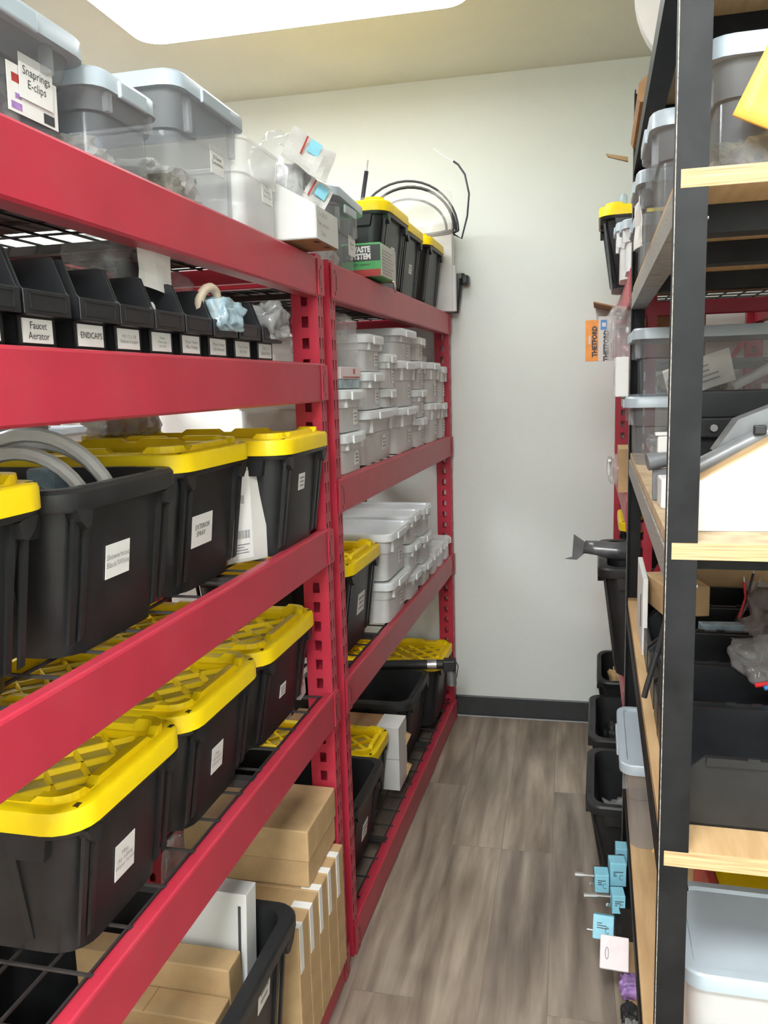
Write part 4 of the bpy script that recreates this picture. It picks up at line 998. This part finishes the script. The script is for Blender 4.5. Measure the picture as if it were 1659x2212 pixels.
# bottom shelf
B5_ = BT[5]
def low_bin():
    (l, r) = spot('K', 2.325, -.034, B5_)
    t = thing('parts_box', 'black open box on the bottom shelf that holds the light blue units', 'bin', l, r)
    bm = bmesh.new(); w, d, h = .26, .28, .105
    loft(bm, [(w*.94, d*.94, .02, 0), (w, d, .02, h), (w-.008, d-.008, .018, h), (w*.94-.008, d*.94-.008, .018, .004)], d/2, n=3); mesh('body', bm, 'blackbin', t)
low_bin()
def relay(loc, rz, label, rot=(0, 0), rod=None, w=.032, d=.045, h=.055):
    t = thing('blue_capacitor', label, 'electrical part', loc, 0, 'light blue boxed electrical units', rot=(rot[0], rot[1], rz))
    bm = bmesh.new(); box(bm, -w/2, w/2, 0, d, 0, h, .002); mesh('case', bm, 'blue', t)
    bm = bmesh.new(); box(bm, -w/2-.001, w/2+.001, d, d+.004, .001, h-.001); mesh('end_plate', bm, 'rubber', t)
    for i in range(3):
        bm = bmesh.new(); box(bm, -w*.3, -w*.3+w*.5*rnd.random()+.006, -.0008, 0, h*.45+i*.006, h*.45+i*.006+.0022); mesh('print', bm, 'ink', t)
    bm = bmesh.new(); tube(bm, [(w*.2+.005*math.cos(a), -.0006, h*.4+.008*math.sin(a)) for a in [PI*1.6*i/14+.6 for i in range(15)]], .0007, 4); mesh('emblem', bm, 'ink', t)
    bm = bmesh.new(); box(bm, -w/2-.016, -w/2, .008, .020, h*.3, h*.3+.002); tube(bm, [(-w/2-.012+.004*math.cos(a), .014+.004*math.sin(a), h*.3+.0025) for a in [2*PI*i/12 for i in range(12)]], .001, 4, True); mesh('terminal', bm, 'steel', t)
    if rod:
        bm = bmesh.new(); tube(bm, [(-w/2, .03, h*.6), (-w/2-rod*.55, .03, h*.62)], .0035, 8); tube(bm, [(-w/2-rod*.5, .03, h*.62), (-w/2-rod, .03, h*.63)], .0065, 8, r2=.0075); mesh('rod', bm, 'steel', t, True)
zR = B5_+.106
relay((.104, 2.265, zR-.006), .05, 'light blue boxed unit with a steel rod pointing into the aisle, upper one', rod=.055, w=.040)
relay((.150, 2.285, zR+.006), .1, 'larger light blue boxed unit with printing, closest to the plywood edge', w=.046, h=.072)
relay((.166, 2.395, zR+.004), .0, 'light blue boxed unit farthest back in the group', w=.034, h=.056)
relay((.147, 2.195, zR-.020), .1, 'light blue boxed unit with a ring-ended rod below the larger one', rod=.075, w=.036)
relay((.102, 2.135, zR-.062), -.1, 'lowest light blue boxed unit, partly behind the pale pink card', w=.056, h=.062, rot=(-.5, 0))
t = thing('hang_card', 'pale pink blister card with a hanger hole lying over the light blue units', 'card', (.125, 2.020, zR-.062), 0, rot=(-.95, .02, -.05))
bm = bmesh.new(); box(bm, -.036, .038, 0, .010, 0, .085, .003); mesh('card', bm, 'pink', t)
bm = bmesh.new(); tube(bm, [(-.018+.004*math.cos(a), -.0008, .038+.015*math.sin(a)) for a in [2*PI*i/20 for i in range(20)]], .0009, 4, True); mesh('hanger_hole', bm, 'inkg', t)
bm = bmesh.new(); crumple(bm, (0, 0, 0), (.02, .035, .025), 111, .35, 3)
bag(spot('K', 1.995, .010, B5_)[0], 0, (.030, .035, .024), 111, 'small purple net pack at the edge of the bottom shelf', 'purple', .35, name='purple_pack', cat='pack')
bag(spot('K', 1.90, .006, B5_)[0], 0, (.024, .03, .018), 112, 'small black lump beside the purple pack on the bottom shelf', 'rubber', .35, name='rubber_lump', cat='rubber part')
bag(spot('K', 1.84, .006, B5_)[0], 0, (.024, .03, .020), 113, 'small grey crumpled packet below the black lump on the bottom shelf', 'filmg', .5, name='foil_packet', cat='packet')
bag(spot('K', 1.755, .006, B5_)[0], 0, (.022, .05, .020), 114, 'small lilac and white packet at the bottom edge of the picture', 'purple', .4, name='film_packet', cat='packet')

# ================================================================== RIGHT RED RACK
tote(*spot('R', 3.245, -.066, 1.9678), .365, .53, .262, 'yellow-lidded black tote on top of the right red rack, jutting out')
bm = bmesh.new(); crumple(bm, (0, 0, 0), (.014, .014, .02), 3, .2, 2); solo('blue_glass_knob', bm, 'filmb', 'tiny bluish clear knob on the yellow lid of the right rack tote', 'knob', (.185, 3.10, 1.9678+.276), 0, smooth=2)
GR = 'clear shoebox bins on top of the right red rack'
clear_bin(*spot('R', 2.725, -.002, 1.9678), .20, .34, .148, 'clear lidded bin on top of the right rack, nearest the black shelf', group=GR, name='shoebox_bin', m='shoebox', lm='lid')
clear_bin(*spot('R', 2.945, -.016, 1.9678), .21, .34, .178, 'clear lidded bin on top of the right rack, beside the yellow-lidded tote', group=GR, name='shoebox_bin', m='shoebox', lm='lid')
def flap_box():
    (l, r) = spot('R', 2.93, .012, 1.7108)
    t = thing('open_carton', 'brown open carton with a flap sticking out under the top beam of the right rack', 'box', l, r)
    bm = bmesh.new(); box(bm, -.10, .10, .035, .25, 0, .155, .002); mesh('body', bm, 'kraftd', t)
    bm = bmesh.new(); prism(bm, [(.036, .150), (-.095, .186), (-.094, .190), (.036, .155)], 'x', -.10, .10); mesh('flap', bm, 'kraftd', t)
    bm = bmesh.new(); prism(bm, [(-.09, .186), (-.085, .145), (-.0, .140), (.03, .152)], 'x', -.10, -.098); mesh('torn_edge', bm, 'cardg', t)
flap_box()
def thetford(y, ins, z, w, h, m_, tm, label, size, wht=False):
    (l, r) = spot('R', y, ins, z)
    t = thing('retail_pack', label, 'pack', l, 0, 'lettered retail packs on the right rack', rot=(0, 0, .04))
    bm = bmesh.new(); box(bm, 0, w, 0, .003, 0, h, .001); c = mesh('header_card', bm, m_, t)
    lettering('THETFORD', size, c, (w*.70 if not wht else w*.46, -.0006, h*.48 if not wht else h*.34), tm, (PI/2, -PI/2, 0), bold=.0012, sx=.92)
    if not wht:
        bm = bmesh.new(); box(bm, w, w+.12, .0005, .0025, .01, h-.02); mesh('pouch', bm, 'film', t)
        bm = bmesh.new(); box(bm, w*.24, w*.38, -.0008, 0, h*.42, h*.62, .0003); mesh('hang_hole', bm, 'card', t)
    else:
        bm = bmesh.new(); box(bm, w*.12, w*.5, -.0008, 0, h*.70, h*.92); q = mesh('blue_patch', bm, 'bluep', t)
        bm = bmesh.new(); box(bm, w*.2, w*.42, -.0014, -.0007, h*.77, h*.86); mesh('print', bm, 'white', q)
        bm = bmesh.new(); crumple(bm, (w*.95, .012, h*.05), (w*.38, .016, h*.42), 7, .25, 3); mesh('blister', bm, 'film', t, 2)
        for i in range(3):
            bm = bmesh.new(); box(bm, w*.72+i*w*.13, w*.77+i*w*.13, -.004, -.001, h*.06, h*.40+i*.012); mesh('tube_print', bm, 'redp', t)
thetford(2.90, -.108, 1.7108, .043, .135, 'orange', 'ink', 'orange retail card with black vertical THETFORD lettering', .0215)
thetford(2.885, -.066, 1.7108, .055, .145, 'card', 'ink', 'white retail pack with black vertical THETFORD lettering and a blue patch', .0215, True)
bag(spot('R', 2.80, .0, 1.7108)[0], 0, (.045, .03, .085), 121, 'clear bag with pale print beside the white retail pack', 'film', .3)
t = thing('bagged_carton', 'brown carton with torn film and metal clips on the right rack, over the third beam', 'box', spot('R', 2.80, .0, 1.2908)[0], spot('R', 2.8, 0, 0)[1])
bm = bmesh.new(); box(bm, -.09, .09, .0, .22, 0, .14, .002); mesh('carton', bm, 'kraft', t)
bm = bmesh.new(); crumple(bm, (0, -.005, .02), (.085, .026, .05), 9, .45, 3); mesh('film', bm, 'film', t, 2)
bm = bmesh.new(); box(bm, -.05, .06, -.034, -.02, .095, .105, .002); box(bm, -.05, -.04, -.034, -.02, .04, .1, .002); mesh('clip', bm, 'steel', t)
OT = 'open black totes'
tote(*spot('R', 2.905, -.062, .6808), .52, .60, .375, 'open black tote high on the right rack with a dark bag over its rim', lid=False, group=OT)
bm = bmesh.new(); tube(bm, [(.16, 0, .0), (.09, .0, -.004), (.03, .005, .004), (-.005, .005, .010)], .036, 12, r2=.020)
for v in bm.verts:
    p = v.co*26; v.co += Vector((noise.noise(p), noise.noise(p+Vector((5, 0, 0))), noise.noise(p+Vector((0, 7, 0)))))*.008
t = thing('twisted_bag', 'dark grey plastic bag with a twisted tail hanging over the high open tote', 'bag', (.062, 2.76, 1.094), 0)
mesh('bag', bm, 'greybag', t, 2)
bm = bmesh.new(); prism(bm, [(.004, .02), (-.04, .052), (-.045, -.025), (-.07, -.032), (-.03, -.035), (.004, -.005)], 'y', 0, .004); mesh('tail', bm, 'greybag', t)
tote(*spot('R', 3.37, .02, .6808), .37, .53, .42, 'black tote with a yellow lid on the right rack behind the high open tote')
tote(*spot('R', 3.785, -.060, .118), .30, .50, .245, 'open black tote tipped toward the aisle against the wall, holding a brown bag', lid=False, group=OT, tip=(0, .19, spot('R', 1, 0, 0)[1]))
carton(*spot('R', 3.745, -.02, .0), .22, .40, .082, 'brown carton under the tipped open tote by the wall', m='kraftd')
bag(spot('R', 3.72, .06, .19)[0], .3, (.06, .08, .085), 131, 'crumpled brown paper bag in the tipped open tote by the wall', 'kraft', .35, name='paper_bag')
tote(*spot('R', 2.828, -.092, .0), .46, .60, .272, 'open black floor tote nearest the camera on the right, with silvery film inside', lid=False, group=OT)
bag(spot('R', 2.74, .05, .14)[0], .2, (.085, .10, .035), 133, 'silvery clear film bag in the nearest floor tote', 'film', .45)
bag(spot('R', 2.87, .14, .03)[0], .2, (.10, .14, .07), 134, 'grey film in the back of the nearest floor tote', 'filmg', .35)
tote(*spot('R', 3.36, -.092, .0), .49, .60, .272, 'open black floor tote in front of the wall base, with black parts inside', lid=False, group=OT)
bag(spot('R', 3.27, .06, .03)[0], .2, (.08, .09, .085), 135, 'smoky film over black parts in the floor tote by the wall base', 'filmg', .4)
bag(spot('R', 3.45, .02, .03)[0], .2, (.05, .06, .09), 136, 'round black part in the floor tote by the wall base', 'rubber', .3, name='rubber_ball', cat='rubber part')

# ------------------------------------------------------------------ camera and view
cam = bpy.data.cameras.new('camera'); cam.sensor_fit = 'VERTICAL'; cam.sensor_height = 24.0; cam.lens = 24.0*1781.94/2212.0
cam.clip_start = .02
co = bpy.data.objects.new('camera', cam); COL.objects.link(co); SC.camera = co
Rg = Vector((0.97621513, 0.214943, -0.02834667)); Up = Vector((-0.00539433, 0.15478819, 0.98793295)); Fw = Vector((-0.216737, 0.96428218, -0.15226605))
mw = Matrix((Rg, Up, -Fw)).transposed().to_4x4(); mw.translation = (0, 0, 1.6525); co.matrix_world = mw

w = bpy.data.worlds.new('room_air'); w.use_nodes = True; SC.world = w
w.node_tree.nodes['Background'].inputs['Color'].default_value = (.9, .92, 1, 1); w.node_tree.nodes['Background'].inputs['Strength'].default_value = .0
SC.view_settings.view_transform = 'Standard'; SC.view_settings.look = 'None'; SC.view_settings.gamma = 1; SC.view_settings.exposure = 0.0
SC.view_settings.use_curve_mapping = False
cy = SC.cycles
cy.max_bounces = 7; cy.diffuse_bounces = 4; cy.glossy_bounces = 3; cy.transmission_bounces = 2; cy.transparent_max_bounces = 14
cy.sample_clamp_indirect = 6; cy.caustics_reflective = False; cy.caustics_refractive = False
cy.use_denoising = True; cy.use_adaptive_sampling = True; cy.adaptive_threshold = .02
